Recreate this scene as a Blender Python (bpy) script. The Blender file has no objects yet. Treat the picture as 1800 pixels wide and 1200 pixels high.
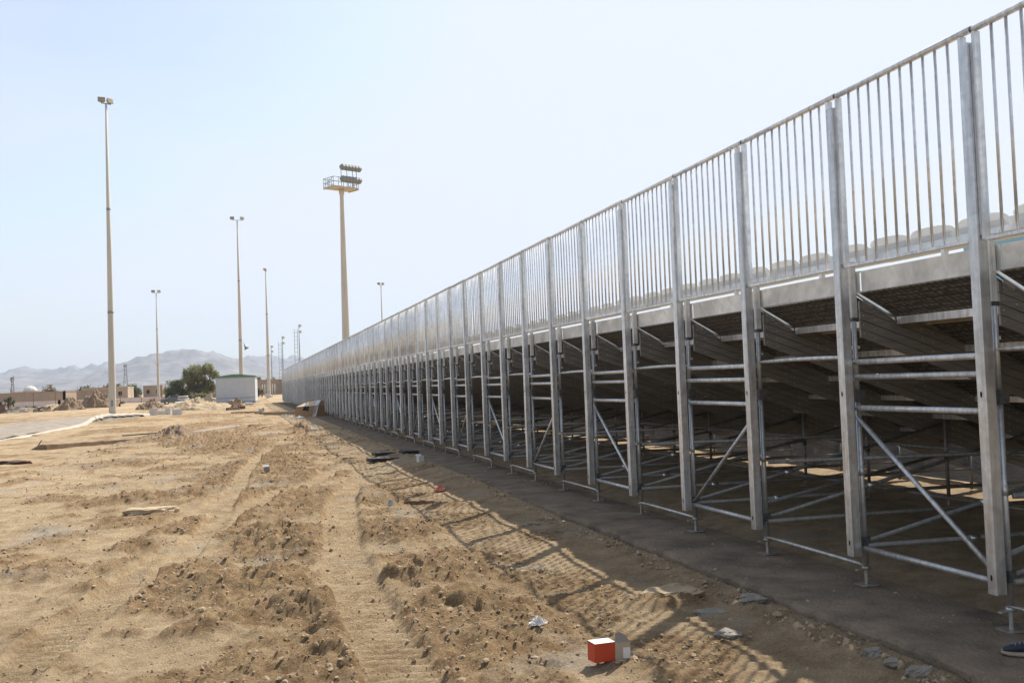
import bpy, math, random
import numpy as np
from mathutils import Matrix, Vector, Euler
random.seed(7); RNG = np.random.default_rng(11)
SC = bpy.context.scene; COL = SC.collection
R = math.radians

# ------------------------------------------------------------------ camera, sky, sun, exposure
EYE = Vector((-5.05, 0.0, 1.90)); YAW, PITCH, ROLL = 0.2648, 0.03827, 0.03691
cam = bpy.data.cameras.new("camera"); cam.sensor_width = 36.0; cam.lens = 35.0
cam.clip_start = 0.1; cam.clip_end = 30000
cobj = bpy.data.objects.new("camera", cam); COL.objects.link(cobj); SC.camera = cobj
cy, sy, cp, sp = math.cos(YAW), math.sin(YAW), math.cos(PITCH), math.sin(PITCH)
cr, sr = math.cos(ROLL), math.sin(ROLL)
right = Vector((cy, -sy, 0)); fwd = Vector((sy*cp, cy*cp, sp)); up = right.cross(fwd)
# picture axes: content is turned so that the right side of the horizon sits higher
r2 = right*cr - up*sr; u2 = up*cr + right*sr
cobj.matrix_world = Matrix(((r2.x, u2.x, -fwd.x, EYE.x), (r2.y, u2.y, -fwd.y, EYE.y), (r2.z, u2.z, -fwd.z, EYE.z), (0, 0, 0, 1)))
SUN_AZ, SUN_EL = R(44.0), R(49.5)       # azimuth measured from +Y towards +X
W = bpy.data.worlds.new("World"); SC.world = W; W.use_nodes = True
nt = W.node_tree; nt.nodes.clear()
sky = nt.nodes.new("ShaderNodeTexSky"); sky.sky_type = 'NISHITA'; sky.sun_disc = False
sky.sun_elevation = SUN_EL; sky.sun_rotation = SUN_AZ; sky.altitude = 0
sky.air_density = 1.0; sky.dust_density = 1.9; sky.ozone_density = 1.2
bg = nt.nodes.new("ShaderNodeBackground"); bg.inputs['Strength'].default_value = 0.135
wo = nt.nodes.new("ShaderNodeOutputWorld")
veil = nt.nodes.new("ShaderNodeMix"); veil.data_type = 'RGBA'; veil.blend_type = 'DARKEN'; veil.inputs[0].default_value = 1.0   # high thin haze evens out the glow round the sun
veil.inputs[7].default_value = (4.6, 4.95, 5.5, 1)
lift = nt.nodes.new("ShaderNodeMix"); lift.data_type = 'RGBA'; lift.inputs[0].default_value = 0.22; lift.inputs[7].default_value = (4.55, 4.85, 5.35, 1)
stc = nt.nodes.new("ShaderNodeTexCoord"); smp = nt.nodes.new("ShaderNodeMapping"); smp.inputs['Scale'].default_value = (1.0, 1.0, 3.5); smp.inputs['Rotation'].default_value = (0.25, 0.1, 0.3)
scn = nt.nodes.new("ShaderNodeTexNoise"); scn.inputs['Scale'].default_value = 1.7; scn.inputs['Detail'].default_value = 7; scn.inputs['Distortion'].default_value = 0.6
scr = nt.nodes.new("ShaderNodeMapRange"); scr.inputs[1].default_value = .42; scr.inputs[2].default_value = .72; scr.inputs[3].default_value = 0.26; scr.inputs[4].default_value = 0.75
nt.links.new(stc.outputs['Generated'], smp.inputs[0]); nt.links.new(smp.outputs[0], scn.inputs['Vector']); nt.links.new(scn.outputs['Fac'], scr.inputs[0]); nt.links.new(scr.outputs[0], lift.inputs[0])
nt.links.new(sky.outputs[0], veil.inputs[6]); nt.links.new(veil.outputs[2], lift.inputs[6]); nt.links.new(lift.outputs[2], bg.inputs[0]); nt.links.new(bg.outputs[0], wo.inputs[0])
sl = bpy.data.lights.new("sun", 'SUN'); sl.energy = 5.0; sl.angle = R(0.55); sl.color = (1.0, 0.95, 0.86)
so = bpy.data.objects.new("sun", sl); COL.objects.link(so)
tosun = Vector((math.sin(SUN_AZ)*math.cos(SUN_EL), math.cos(SUN_AZ)*math.cos(SUN_EL), math.sin(SUN_EL)))
so.rotation_euler = tosun.to_track_quat('Z', 'Y').to_euler()
SC.view_settings.view_transform = 'Standard'; SC.view_settings.look = 'None'
SC.view_settings.exposure = 0.45; SC.view_settings.gamma = 1.0; SC.view_settings.use_curve_mapping = False

# ------------------------------------------------------------------ materials
def mat(name, col, rough=0.7, metal=0.0, var=0.15, scale=4.0, bump=0.0, bscale=30.0, col2=None, stretch=None, spec=0.5, detail=6.0, trans=0.0):
    m = bpy.data.materials.new(name); m.use_nodes = True
    n = m.node_tree.nodes; l = m.node_tree.links; b = n["Principled BSDF"]
    b.inputs['Roughness'].default_value = rough; b.inputs['Metallic'].default_value = metal
    b.inputs['Specular IOR Level'].default_value = spec
    if trans: b.inputs['Transmission Weight'].default_value = trans
    tc = n.new("ShaderNodeTexCoord"); mp = n.new("ShaderNodeMapping"); l.new(tc.outputs['Object'], mp.inputs[0])
    if stretch: mp.inputs['Scale'].default_value = stretch
    nz = n.new("ShaderNodeTexNoise"); nz.inputs['Scale'].default_value = scale; nz.inputs['Detail'].default_value = detail
    nz.inputs['Roughness'].default_value = 0.65
    l.new(mp.outputs[0], nz.inputs['Vector'])
    rp = n.new("ShaderNodeValToRGB"); rp.color_ramp.elements[0].position = 0.32; rp.color_ramp.elements[1].position = 0.68
    c2 = col2 if col2 else tuple(c*(1+var) for c in col)
    c1 = tuple(c*(1-var) for c in col)
    rp.color_ramp.elements[0].color = (*c1, 1); rp.color_ramp.elements[1].color = (*c2, 1)
    l.new(nz.outputs['Fac'], rp.inputs[0]); l.new(rp.outputs[0], b.inputs['Base Color'])
    if bump:
        bz = n.new("ShaderNodeTexNoise"); bz.inputs['Scale'].default_value = bscale; bz.inputs['Detail'].default_value = 5
        l.new(mp.outputs[0], bz.inputs['Vector'])
        bp = n.new("ShaderNodeBump"); bp.inputs['Strength'].default_value = bump; bp.inputs['Distance'].default_value = 0.02
        l.new(bz.outputs['Fac'], bp.inputs['Height']); l.new(bp.outputs[0], b.inputs['Normal'])
    return m

def galv(name, col, rough=0.42, metal=0.85, vs=28.0, streak=True):
    m = bpy.data.materials.new(name); m.use_nodes = True
    n = m.node_tree.nodes; l = m.node_tree.links; b = n["Principled BSDF"]
    b.inputs['Metallic'].default_value = metal
    tc = n.new("ShaderNodeTexCoord"); oi = n.new("ShaderNodeObjectInfo")
    ad = n.new("ShaderNodeVectorMath"); ad.operation = 'ADD'
    sc_ = n.new("ShaderNodeVectorMath"); sc_.operation = 'SCALE'; sc_.inputs[3].default_value = 37.0
    cb = n.new("ShaderNodeCombineXYZ"); l.new(oi.outputs['Random'], cb.inputs[0]); l.new(oi.outputs['Random'], cb.inputs[2])
    l.new(cb.outputs[0], sc_.inputs[0]); l.new(tc.outputs['Object'], ad.inputs[0]); l.new(sc_.outputs[0], ad.inputs[1])
    v = n.new("ShaderNodeTexVoronoi"); v.inputs['Scale'].default_value = vs; l.new(ad.outputs[0], v.inputs['Vector'])
    z = n.new("ShaderNodeTexNoise"); z.inputs['Scale'].default_value = 5.0; z.inputs['Detail'].default_value = 6; z.inputs['Distortion'].default_value = 1.2
    l.new(ad.outputs[0], z.inputs['Vector'])
    mx = n.new("ShaderNodeMix"); mx.data_type = 'FLOAT'; mx.inputs[0].default_value = 0.75
    l.new(v.outputs['Color'], mx.inputs[2]); l.new(z.outputs['Fac'], mx.inputs[3])
    rp = n.new("ShaderNodeValToRGB"); rp.color_ramp.elements[0].position = 0.3; rp.color_ramp.elements[1].position = 0.72
    rp.color_ramp.elements[0].color = tuple(c*0.80 for c in col)+(1,); rp.color_ramp.elements[1].color = tuple(min(1, c*1.12) for c in col)+(1,)
    l.new(mx.outputs[0], rp.inputs[0])
    st = n.new("ShaderNodeTexNoise"); st.inputs['Scale'].default_value = 9.0; st.inputs['Detail'].default_value = 5
    sm_ = n.new("ShaderNodeMapping"); sm_.inputs['Scale'].default_value = (3, 3, .22) if streak else (.25, .25, .35); l.new(ad.outputs[0], sm_.inputs[0]); l.new(sm_.outputs[0], st.inputs['Vector'])
    m1 = n.new("ShaderNodeMapRange"); m1.inputs[1].default_value = .3; m1.inputs[2].default_value = .7; m1.inputs[3].default_value = .72; m1.inputs[4].default_value = 1.12; l.new(st.outputs['Fac'], m1.inputs[0])
    m2 = n.new("ShaderNodeMapRange"); m2.inputs[3].default_value = .86; m2.inputs[4].default_value = 1.08; l.new(oi.outputs['Random'], m2.inputs[0])
    m3 = n.new("ShaderNodeMath"); m3.operation = 'MULTIPLY'; l.new(m1.outputs[0], m3.inputs[0]); l.new(m2.outputs[0], m3.inputs[1])
    vm = n.new("ShaderNodeVectorMath"); vm.operation = 'SCALE'; l.new(rp.outputs[0], vm.inputs[0]); l.new(m3.outputs[0], vm.inputs[3]); sx = n.new("ShaderNodeSeparateXYZ"); l.new(tc.outputs['Object'], sx.inputs[0])
    dz = n.new("ShaderNodeMapRange"); dz.inputs[1].default_value = .75; dz.inputs[2].default_value = .05; dz.inputs[3].default_value = -.35; dz.inputs[4].default_value = .55; dz.clamp = False; l.new(sx.outputs[2], dz.inputs[0])
    dn = n.new("ShaderNodeMath"); dn.operation = 'ADD'; dn.use_clamp = True; l.new(dz.outputs[0], dn.inputs[0]); dq = n.new("ShaderNodeMapRange"); dq.inputs[1].default_value = .35; dq.inputs[2].default_value = .65; dq.inputs[3].default_value = -.25; dq.inputs[4].default_value = .35; l.new(z.outputs['Fac'], dq.inputs[0]); l.new(dq.outputs[0], dn.inputs[1])
    dm = n.new("ShaderNodeMix"); dm.data_type = 'RGBA'; l.new(dn.outputs[0], dm.inputs[0]); l.new(vm.outputs[0], dm.inputs[6]); dm.inputs[7].default_value = (.34, .27, .19, 1)
    l.new(dm.outputs[2], b.inputs['Base Color'])
    rr = n.new("ShaderNodeMapRange"); rr.inputs[3].default_value = rough-0.12; rr.inputs[4].default_value = rough+0.18
    l.new(z.outputs['Fac'], rr.inputs[0]); l.new(rr.outputs[0], b.inputs['Roughness'])
    return m

M = {}
M['galv'] = galv('galvanised steel', (0.80, 0.80, 0.79), 0.36, 0.65)
M['galv_post'] = galv('galvanised post steel', (0.74, 0.75, 0.76), 0.34, 0.72, 26)
M['galv_fascia'] = galv('galvanised fascia sheet', (0.80, 0.80, 0.78), 0.55, 0.2, 9, streak=False)
M['tube'] = galv('scaffold tube zinc', (0.70, 0.70, 0.69), 0.4, 0.6, 40)
M['tube_shaded'] = galv('dusty scaffold tube darkened for shade', (0.30, 0.29, 0.27), 0.55, 0.4, 40)  # same scaffold zinc, colour darkened to stand in for shade under the stand
M['bright'] = mat('bright bare aluminium', (0.75, 0.76, 0.77), 0.3, 0.9, 0.08, 12)
M['dark_steel'] = mat('dark coupler steel', (0.12, 0.12, 0.12), 0.55, 0.6, 0.3, 30)
M['hole'] = mat('dark slot', (0.008, 0.008, 0.008), 0.9)
M['plank'] = mat('weathered aluminium planking', (0.27, 0.25, 0.225), 0.5, 0.3, 0.18, 6, 0.12, 60, stretch=(0.5, 1, 6))
M['soffit_board'] = mat('beige soffit board', (0.42, 0.36, 0.28), 0.7, 0.0, 0.2, 5, 0.1, 40)
M['bench'] = mat('pale bench board', (0.62, 0.58, 0.50), 0.6, 0.0, 0.08, 6)
M['seat'] = mat('off white seat plastic', (0.80, 0.80, 0.79), 0.42, 0.0, 0.05, 3)
def translucent(m, col, f=0.45):
    n = m.node_tree.nodes; l = m.node_tree.links; b = n["Principled BSDF"]; out = n["Material Output"]
    t = n.new("ShaderNodeBsdfTranslucent"); t.inputs[0].default_value = (*col, 1); x = n.new("ShaderNodeMixShader"); x.inputs[0].default_value = f
    l.new(b.outputs[0], x.inputs[1]); l.new(t.outputs[0], x.inputs[2]); l.new(x.outputs[0], out.inputs[0])
translucent(M['seat'], (0.84, 0.86, 0.86), .30)
def ribbed():
    m = bpy.data.materials.new('embossed tread plate'); m.use_nodes = True
    n = m.node_tree.nodes; l = m.node_tree.links; b = n["Principled BSDF"]
    b.inputs['Metallic'].default_value = 0.35; b.inputs['Roughness'].default_value = 0.55
    tc = n.new("ShaderNodeTexCoord"); mp = n.new("ShaderNodeMapping"); l.new(tc.outputs['Object'], mp.inputs[0])
    mp.inputs['Scale'].default_value = (26, 14, 26)
    bt = n.new("ShaderNodeTexVoronoi"); bt.inputs['Scale'].default_value = 1.0; bt.inputs['Randomness'].default_value = 0.35
    l.new(mp.outputs[0], bt.inputs['Vector'])
    rp = n.new("ShaderNodeValToRGB"); rp.color_ramp.elements[0].position = 0.15; rp.color_ramp.elements[1].position = 0.55
    rp.color_ramp.elements[0].color = (0.28, 0.26, 0.235, 1); rp.color_ramp.elements[1].color = (0.085, 0.08, 0.075, 1)
    l.new(bt.outputs['Distance'], rp.inputs[0]); l.new(rp.outputs[0], b.inputs['Base Color'])
    bp = n.new("ShaderNodeBump"); bp.inputs['Strength'].default_value = 0.8; bp.inputs['Distance'].default_value = 0.01; bp.invert = True
    l.new(bt.outputs['Distance'], bp.inputs['Height']); l.new(bp.outputs[0], b.inputs['Normal'])
    return m
M['ribbed'] = ribbed()
M['pole'] = mat('pale concrete pole', (0.56, 0.51, 0.42), 0.85, 0, 0.12, 1.2, 0.1, 10, stretch=(1, 1, 0.15))
M['lamp_housing'] = mat('lamp housing grey', (0.26, 0.27, 0.26), 0.5, 0.3, 0.15, 8)
M['lamp_glass'] = mat('amber tinted lamp glass', (0.35, 0.26, 0.15), 0.2, 0, 0.1, 5)
M['rust'] = mat('rusty brown steel', (0.16, 0.10, 0.07), 0.8, 0.2, 0.3, 8)
M['platform'] = mat('tan painted platform', (0.52, 0.47, 0.36), 0.7, 0, 0.15, 3)
M['thin_steel'] = mat('grey mast steel', (0.30, 0.31, 0.32), 0.5, 0.5, 0.15, 3)
M['wall_brown'] = mat('beige brown rendered wall', (0.36, 0.27, 0.20), 0.9, 0, 0.12, 0.4, 0.1, 3)
M['wall_tan'] = mat('tan rendered wall', (0.44, 0.34, 0.24), 0.9, 0, 0.12, 0.5, 0.1, 3)
M['wall_pale'] = mat('pale pinkish plaster', (0.62, 0.53, 0.49), 0.9, 0, 0.1, 0.6)
M['white_paint'] = mat('dusty white paint', (0.58, 0.55, 0.50), 0.7, 0, 0.08, 2)
M['cabin'] = mat('grey white cabin panel', (0.52, 0.53, 0.54), 0.6, 0, 0.06, 1.5)
M['cabin_dark'] = mat('grey blue base strip', (0.22, 0.24, 0.28), 0.7, 0, 0.1, 2)
M['green'] = mat('green roof sheet', (0.10, 0.22, 0.13), 0.6, 0, 0.15, 3)
M['leaf'] = mat('dusty olive leaves', (0.18, 0.17, 0.11), 0.7, 0, 0.3, 0.5, col2=(0.36, 0.33, 0.22))
M['leaf_dark'] = mat('dark green leaves', (0.13, 0.135, 0.09), 0.7, 0, 0.3, 0.5, col2=(0.25, 0.25, 0.16))
M['scrub'] = mat('dry scrub twigs', (0.17, 0.14, 0.09), 0.85, 0, 0.4, 0.6, col2=(0.26, 0.22, 0.13))
M['bark'] = mat('grey brown bark', (0.14, 0.11, 0.08), 0.9, 0, 0.25, 4, 0.3, 20)
M['rock_hill'] = mat('bare mountain rock', (0.17, 0.155, 0.15), 0.95, 0, 0.55, 0.007, 0.0, detail=8)
M['card'] = mat('brown cardboard', (0.32, 0.20, 0.10), 0.85, 0, 0.12, 3, 0.1, 20)
M['card_light'] = mat('sun bleached cardboard', (0.60, 0.47, 0.31), 0.85, 0, 0.12, 4)
M['plastic_film'] = mat('crumpled clear film', (0.56, 0.54, 0.50), 0.3, 0, 0.1, 20, 0.4, 25)
M['wood'] = mat('weathered timber', (0.33, 0.23, 0.14), 0.8, 0, 0.25, 4, 0.2, 30, stretch=(6, 0.6, 6))
M['wood_pale'] = mat('fresh pale timber', (0.62, 0.48, 0.28), 0.75, 0, 0.12, 5)
M['white'] = mat('off white paper', (0.66, 0.64, 0.60), 0.6, 0, 0.05, 8)
M['sheet'] = mat('dusty white membrane', (0.42, 0.355, 0.28), 0.7, 0, 0.12, 1.5, 0.2, 8)
M['black_sheet'] = mat('black lining sheet', (0.02, 0.02, 0.02), 0.6, 0, 0.3, 3)
M['orange'] = mat('orange red carton print', (0.50, 0.055, 0.02), 0.45, 0, 0.05, 10)
M['cream'] = mat('cream carton board', (0.40, 0.32, 0.22), 0.75, 0, 0.05, 10)
M['grey_card'] = mat('grey inside of carton', (0.27, 0.25, 0.23), 0.8, 0, 0.04, 10)
M['stone'] = mat('dusty grey stone', (0.25, 0.215, 0.175), 0.9, 0, 0.2, 9, 0.5, 30)
M['stone_tan'] = mat('tan sandstone slab', (0.48, 0.37, 0.24), 0.9, 0, 0.2, 9, 0.5, 30)
M['clod'] = mat('dry soil clods', (0.36, 0.265, 0.165), 0.95, 0, 0.25, 3, 0.4, 60)
M['heap'] = mat('loose brown soil', (0.23, 0.155, 0.095), 0.95, 0, 0.3, 1.5, 0.8, 9)
M['heap_tan'] = mat('tan loose soil', (0.43, 0.32, 0.20), 0.95, 0, 0.3, 1.5, 0.8, 9)
M['concrete'] = mat('rough grey concrete strip', (0.15, 0.12, 0.09), 0.97, 0, 0.2, 1.9, 1.0, 30, col2=(0.28, 0.21, 0.145), spec=.1, detail=12)
M['blue'] = mat('pale blue cladding', (0.22, 0.46, 0.58), 0.6, 0, 0.05, 0.3)
M['blue_dark'] = mat('mid blue cladding', (0.12, 0.32, 0.46), 0.6, 0, 0.05, 0.3)
M['black_rubber'] = mat('black fabric and rubber', (0.015, 0.016, 0.02), 0.8, 0, 0.2, 20)
M['shoe_tan'] = mat('tan suede', (0.34, 0.27, 0.19), 0.85, 0, 0.1, 20)
M['shoe_blue'] = mat('navy mesh', (0.018, 0.02, 0.035), 0.7, 0, 0.1, 20)
M['pink'] = mat('faded red wrapper', (0.62, 0.16, 0.11), 0.5, 0, 0.2, 10)
M['grey_sheet'] = mat('dusty grey matting', (0.20, 0.17, 0.145), .9, 0, .3, 1.2, .4, 6, col2=(.40,.32,.23), detail=10)
M['glass'] = mat('dark vehicle glass', (0.02, 0.025, 0.03), 0.08, 0)
for q in ('leaf', 'leaf_dark', 'scrub'): translucent(M[q], (0.30, 0.33, 0.13) if q == 'leaf' else ((0.18, 0.22, 0.09) if q == 'leaf_dark' else (.35, .29, .18)), .4)
M['car_paint'] = mat('dusty dark car paint', (0.13, 0.14, 0.15), 0.35, 0.1, 0.05, 3)

# ------------------------------------------------------------------ mesh building
class MB:
    def __init__(s): s.v = []; s.f = []; s.m = []; s.s = []
    def face(s, idx, m=0, sm=False): s.f.append(tuple(idx)); s.m.append(m); s.s.append(sm)
    def quad(s, pts, m=0, sm=False):
        o = len(s.v); s.v += [tuple(p) for p in pts]; s.face(range(o, o+len(pts)), m, sm)
    def box(s, x0, x1, y0, y1, z0, z1, m=0, c=0.0):
        if c > 0:   # chamfered vertical edges
            s.prism([(x0+c, y0), (x1-c, y0), (x1, y0+c), (x1, y1-c), (x1-c, y1), (x0+c, y1), (x0, y1-c), (x0, y0+c)], z0, z1, m); return
        o = len(s.v)
        s.v += [(x0,y0,z0),(x1,y0,z0),(x1,y1,z0),(x0,y1,z0),(x0,y0,z1),(x1,y0,z1),(x1,y1,z1),(x0,y1,z1)]
        for q in ((0,3,2,1),(4,5,6,7),(0,1,5,4),(1,2,6,5),(2,3,7,6),(3,0,4,7)): s.face([o+i for i in q], m)
    def prism(s, poly, z0, z1, m=0):
        o = len(s.v); n = len(poly)
        s.v += [(x, y, z0) for x, y in poly] + [(x, y, z1) for x, y in poly]
        s.face([o+n-1-i for i in range(n)], m); s.face([o+n+i for i in range(n)], m)
        for i in range(n): j = (i+1) % n; s.face((o+i, o+j, o+n+j, o+n+i), m)
    def extr_y(s, poly, y0, y1, m=0):      # polygon in x,z swept along y
        o = len(s.v); n = len(poly)
        s.v += [(x, y0, z) for x, z in poly] + [(x, y1, z) for x, z in poly]
        s.face([o+i for i in range(n)], m); s.face([o+2*n-1-i for i in range(n)], m)
        for i in range(n): j = (i+1) % n; s.face((o+i, o+n+i, o+n+j, o+j), m)
    def bar(s, p0, p1, w, h, m=0):         # rectangular bar
        p0, p1 = Vector(p0), Vector(p1); d = (p1-p0).normalized()
        a = Vector((0, 0, 1)) if abs(d.z) < 0.9 else Vector((1, 0, 0))
        x = d.cross(a).normalized()*w/2; y = x.normalized().cross(d)*h/2
        o = len(s.v)
        for p in (p0, p1): s.v += [tuple(p-x-y), tuple(p+x-y), tuple(p+x+y), tuple(p-x+y)]
        for q in ((0,3,2,1),(4,5,6,7),(0,1,5,4),(1,2,6,5),(2,3,7,6),(3,0,4,7)): s.face([o+i for i in q], m)
    def path(s, pts, rad, n=10, m=0, sm=True, flat=None, cap=True):
        pts = [Vector(p) for p in pts]; k = len(pts)
        if not isinstance(rad, (list, tuple)): rad = [rad]*k
        o = len(s.v); a = None
        for i, p in enumerate(pts):
            d = (pts[min(i+1, k-1)]-pts[max(i-1, 0)]).normalized()
            if a is None: a = Vector((0, 0, 1)) if abs(d.z) < 0.9 else Vector((1, 0, 0))
            x = d.cross(a).normalized(); y = x.cross(d).normalized()
            fl = flat[i] if flat else 1.0
            for j in range(n):
                t = 2*math.pi*j/n; s.v.append(tuple(p + x*math.cos(t)*rad[i]*(1+(1-fl)*0.5) + y*math.sin(t)*rad[i]*fl))
        for i in range(k-1):
            for j in range(n):
                jj = (j+1) % n; s.face((o+i*n+j, o+i*n+jj, o+(i+1)*n+jj, o+(i+1)*n+j), m, sm)
        if cap: s.face([o+n-1-j for j in range(n)], m); s.face([o+(k-1)*n+j for j in range(n)], m)
    def tube(s, p0, p1, r, n=10, m=0, sm=True): s.path([p0, p1], r, n, m, sm)
    def ring(s, prof, n=16, m=0, cx=0, cy=0, sm=True):     # lathe of (r,z)
        o = len(s.v); k = len(prof)
        for r, z in prof:
            for j in range(n): t = 2*math.pi*j/n; s.v.append((cx+r*math.cos(t), cy+r*math.sin(t), z))
        for i in range(k-1):
            for j in range(n): jj = (j+1) % n; s.face((o+i*n+j, o+i*n+jj, o+(i+1)*n+jj, o+(i+1)*n+j), m, sm)
        s.face([o+n-1-j for j in range(n)], m); s.face([o+(k-1)*n+j for j in range(n)], m)
    def grid(s, P, m=0, sm=True):          # P[i][j] points
        o = len(s.v); a, b = len(P), len(P[0])
        for row in P: s.v += [tuple(p) for p in row]
        for i in range(a-1):
            for j in range(b-1): s.face((o+i*b+j, o+i*b+j+1, o+(i+1)*b+j+1, o+(i+1)*b+j), m, sm)
    def mesh(s, name, mats):
        me = bpy.data.meshes.new(name); me.from_pydata(s.v, [], s.f)
        for x in (mats if isinstance(mats, (list, tuple)) else [mats]): me.materials.append(M[x] if isinstance(x, str) else x)
        me.polygons.foreach_set('material_index', s.m); me.polygons.foreach_set('use_smooth', s.s); me.update()
        return me
def put(name, me, parent=None, loc=(0, 0, 0), rot=(0, 0, 0), scale=None):
    o = bpy.data.objects.new(name, me); COL.objects.link(o); o.location = loc; o.rotation_euler = rot
    if scale: o.scale = scale
    if parent is not None: o.parent = parent
    return o
def tag(o, label=None, cat=None, group=None, kind=None):
    if label: o['label'] = label
    if cat: o['category'] = cat
    if group: o['group'] = group
    if kind: o['kind'] = kind
    return o
def thing(name, label, cat, loc=(0, 0, 0), rz=0, group=None):
    return tag(put(name, None, None, loc, (0, 0, rz)), label, cat, group)
def np_mesh(name, V, F, mats, smooth=False):
    me = bpy.data.meshes.new(name); nv, nf, k = len(V), len(F), F.shape[1]
    me.vertices.add(nv); me.vertices.foreach_set('co', np.ascontiguousarray(V, np.float32).ravel())
    me.loops.add(nf*k); me.loops.foreach_set('vertex_index', np.ascontiguousarray(F, np.int32).ravel())
    me.polygons.add(nf); me.polygons.foreach_set('loop_start', np.arange(0, nf*k, k, dtype=np.int32))
    me.polygons.foreach_set('loop_total', np.full(nf, k, np.int32))
    me.polygons.foreach_set('use_smooth', np.full(nf, smooth))
    for x in mats: me.materials.append(M[x] if isinstance(x, str) else x)
    me.update(calc_edges=True); return me

# ------------------------------------------------------------------ noise and ground shape
def pn(x, y, seed=0):
    x = np.asarray(x, float); y = np.asarray(y, float)
    xi = np.floor(x).astype(np.int64); yi = np.floor(y).astype(np.int64); fx = x-xi; fy = y-yi
    def g(ix, iy, dx, dy):
        h = (ix*374761393 + iy*668265263 + seed*1442695041) & 0xffffffff
        h = ((h ^ (h >> 13))*1274126177) & 0xffffffff; h = (h ^ (h >> 16)) & 0xffff
        a = h*(2*math.pi/65536.0); return np.cos(a)*dx + np.sin(a)*dy
    u = fx*fx*fx*(fx*(fx*6-15)+10); v = fy*fy*fy*(fy*(fy*6-15)+10)
    n00 = g(xi, yi, fx, fy); n10 = g(xi+1, yi, fx-1, fy); n01 = g(xi, yi+1, fx, fy-1); n11 = g(xi+1, yi+1, fx-1, fy-1)
    return ((n00*(1-u)+n10*u)*(1-v) + (n01*(1-u)+n11*u)*v)*1.5
def fbm(x, y, o=4, seed=0, g=0.5):
    t = 0; a = 1.0
    for i in range(o): t = t + a*pn(x*2**i, y*2**i, seed+i*17); a *= g
    return t
def ss(a, b, t): t = np.clip((t-a)/(b-a), 0, 1); return t*t*(3-2*t)
BUMPS = [  # x, y, rx, ry, h, angle : churned mounds of soil
 (-7.15,18.7,1.0,.55,.17,.2),(-5.95,19.2,.32,.35,.09,0),(-4.75,13.4,.75,.85,.17,.4),(-5.6,11.3,.5,.5,.12,0),(-3.7,21.6,.7,1.2,.12,0),
 (-6.3,13.1,.55,.4,.11,.3),(-4.5,8.6,.55,.65,.13,0),(-4.85,10.0,.6,.6,.12,.2),(-3.35,9.8,.4,.55,.10,0),(-3.4,8.5,.5,.4,.09,0),
 (-5.3,10.3,.5,.5,.10,0),(-3.2,17.8,.6,1.0,.11,0),(-5.0,18.1,.8,1.0,.11,0),(-5.6,34.8,1.6,2.5,.22,0),(-7.1,38.0,.9,1.6,.30,.3),
 (-4.75,7.1,.5,.4,.10,0),(-6.2,10.2,.35,.35,.08,0),(-2.9,9.9,.4,.5,.06,0),(-3.0,8.3,.35,.4,.06,0),(-5.3,15.4,.6,.9,.13,.2),
 (-4.0,15.6,.6,.8,.10,0),(-6.2,16.0,.7,.5,.09,0),(-4.3,26.5,1.0,1.6,.13,0),(-8.5,29.0,1.4,1.2,.10,0),(-2.2,17.4,.5,.5,.08,0),
 (-4.4,11.9,.6,.6,.12,0),(-5.2,8.6,.4,.45,.09,0),(-3.2,12.8,.4,.7,.08,0),(-6.6,8.9,.5,.35,.06,0),(-8.0,22.5,1.0,.8,.08,0),
 (-8.4,42.0,1.2,1.8,.30,0),(-6.2,43.5,1.5,2.2,.20,.1),(-3.6,33.0,.8,1.6,.10,0),(-2.7,44.8,.6,.9,.16,0),(-11,55,2.2,2.5,.22,0),(-7,58,2.0,3,.16,0),(-4.4,50,1.2,2,.14,0),
 (-12.5,73,2.5,3,.25,0),(-8,80,3,4,.2,0),(-1.55,8.0,.42,.33,.10,.2),(-2.4,6.3,.3,.3,.04,0)]
_sr = random.Random(5); SMALL = []
for _ in range(460):
    by = 5.5*math.exp(_sr.uniform(0, 2.3)); bx = _sr.gauss(-4.6, 2.6)
    if bx > -2.0: continue
    r_ = _sr.uniform(.10, .34)*(1+by*.02); SMALL.append((bx, by, r_*_sr.uniform(.8, 1.8), r_, _sr.uniform(.025, .075)*(1+by*.01)))
def track(x, y, pts, w, rib, depth, tread):
    px = np.array([p[0] for p in pts]); py = np.array([p[1] for p in pts])
    xc = np.interp(y, py, px); sl = np.interp(y, (py[1:]+py[:-1])/2, np.diff(px)/np.diff(py))
    d = (x-xc)/np.sqrt(1+sl*sl); inr = (1-ss(w*0.42, w*0.62, np.abs(d)))*ss(py[0]-.3, py[0], y)*(1-ss(py[-1]-1, py[-1], y))
    s = (y + sl*(x-xc))/rib + 0.35*np.abs(d)/w*2 + 0.25*pn(x*1.5, y*1.5, 77)
    r = 0.5+0.5*np.sin(2*math.pi*s)
    edge = np.exp(-((np.abs(d)-w*0.62)/(w*0.14))**2)*ss(py[0]-.3, py[0], y)*(1-ss(py[-1]-1, py[-1], y))
    return inr*(-depth + tread*r) + edge*depth*0.6, inr
TRACKS = [([(-4.0,3.5),(-4.1,6.7),(-4.1,8.1),(-4.08,9.5),(-3.98,11.7),(-3.8,14.0),(-3.45,17.5),(-2.6,21.5),(-1.9,27)], .50, .155, .035, .05),
          ([(-6.9,6.2),(-6.5,9.0),(-6.15,11.3),(-5.8,13.5),(-5.3,15.5),(-4.7,18.2),(-3.6,20.8),(-3.0,24)], .44, .15, .035, .04),
          ([(-5.9,11.5),(-5.55,15.0),(-5.3,18.6),(-5.1,23.2),(-4.86,26.5),(-4.2,34)], .36, .15, .03, .02),
          ([(-8.6,9.0),(-7.8,12.0),(-6.7,14.6),(-5.6,17.2),(-5.1,21)], .36, .14, .02, .018)]
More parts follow.
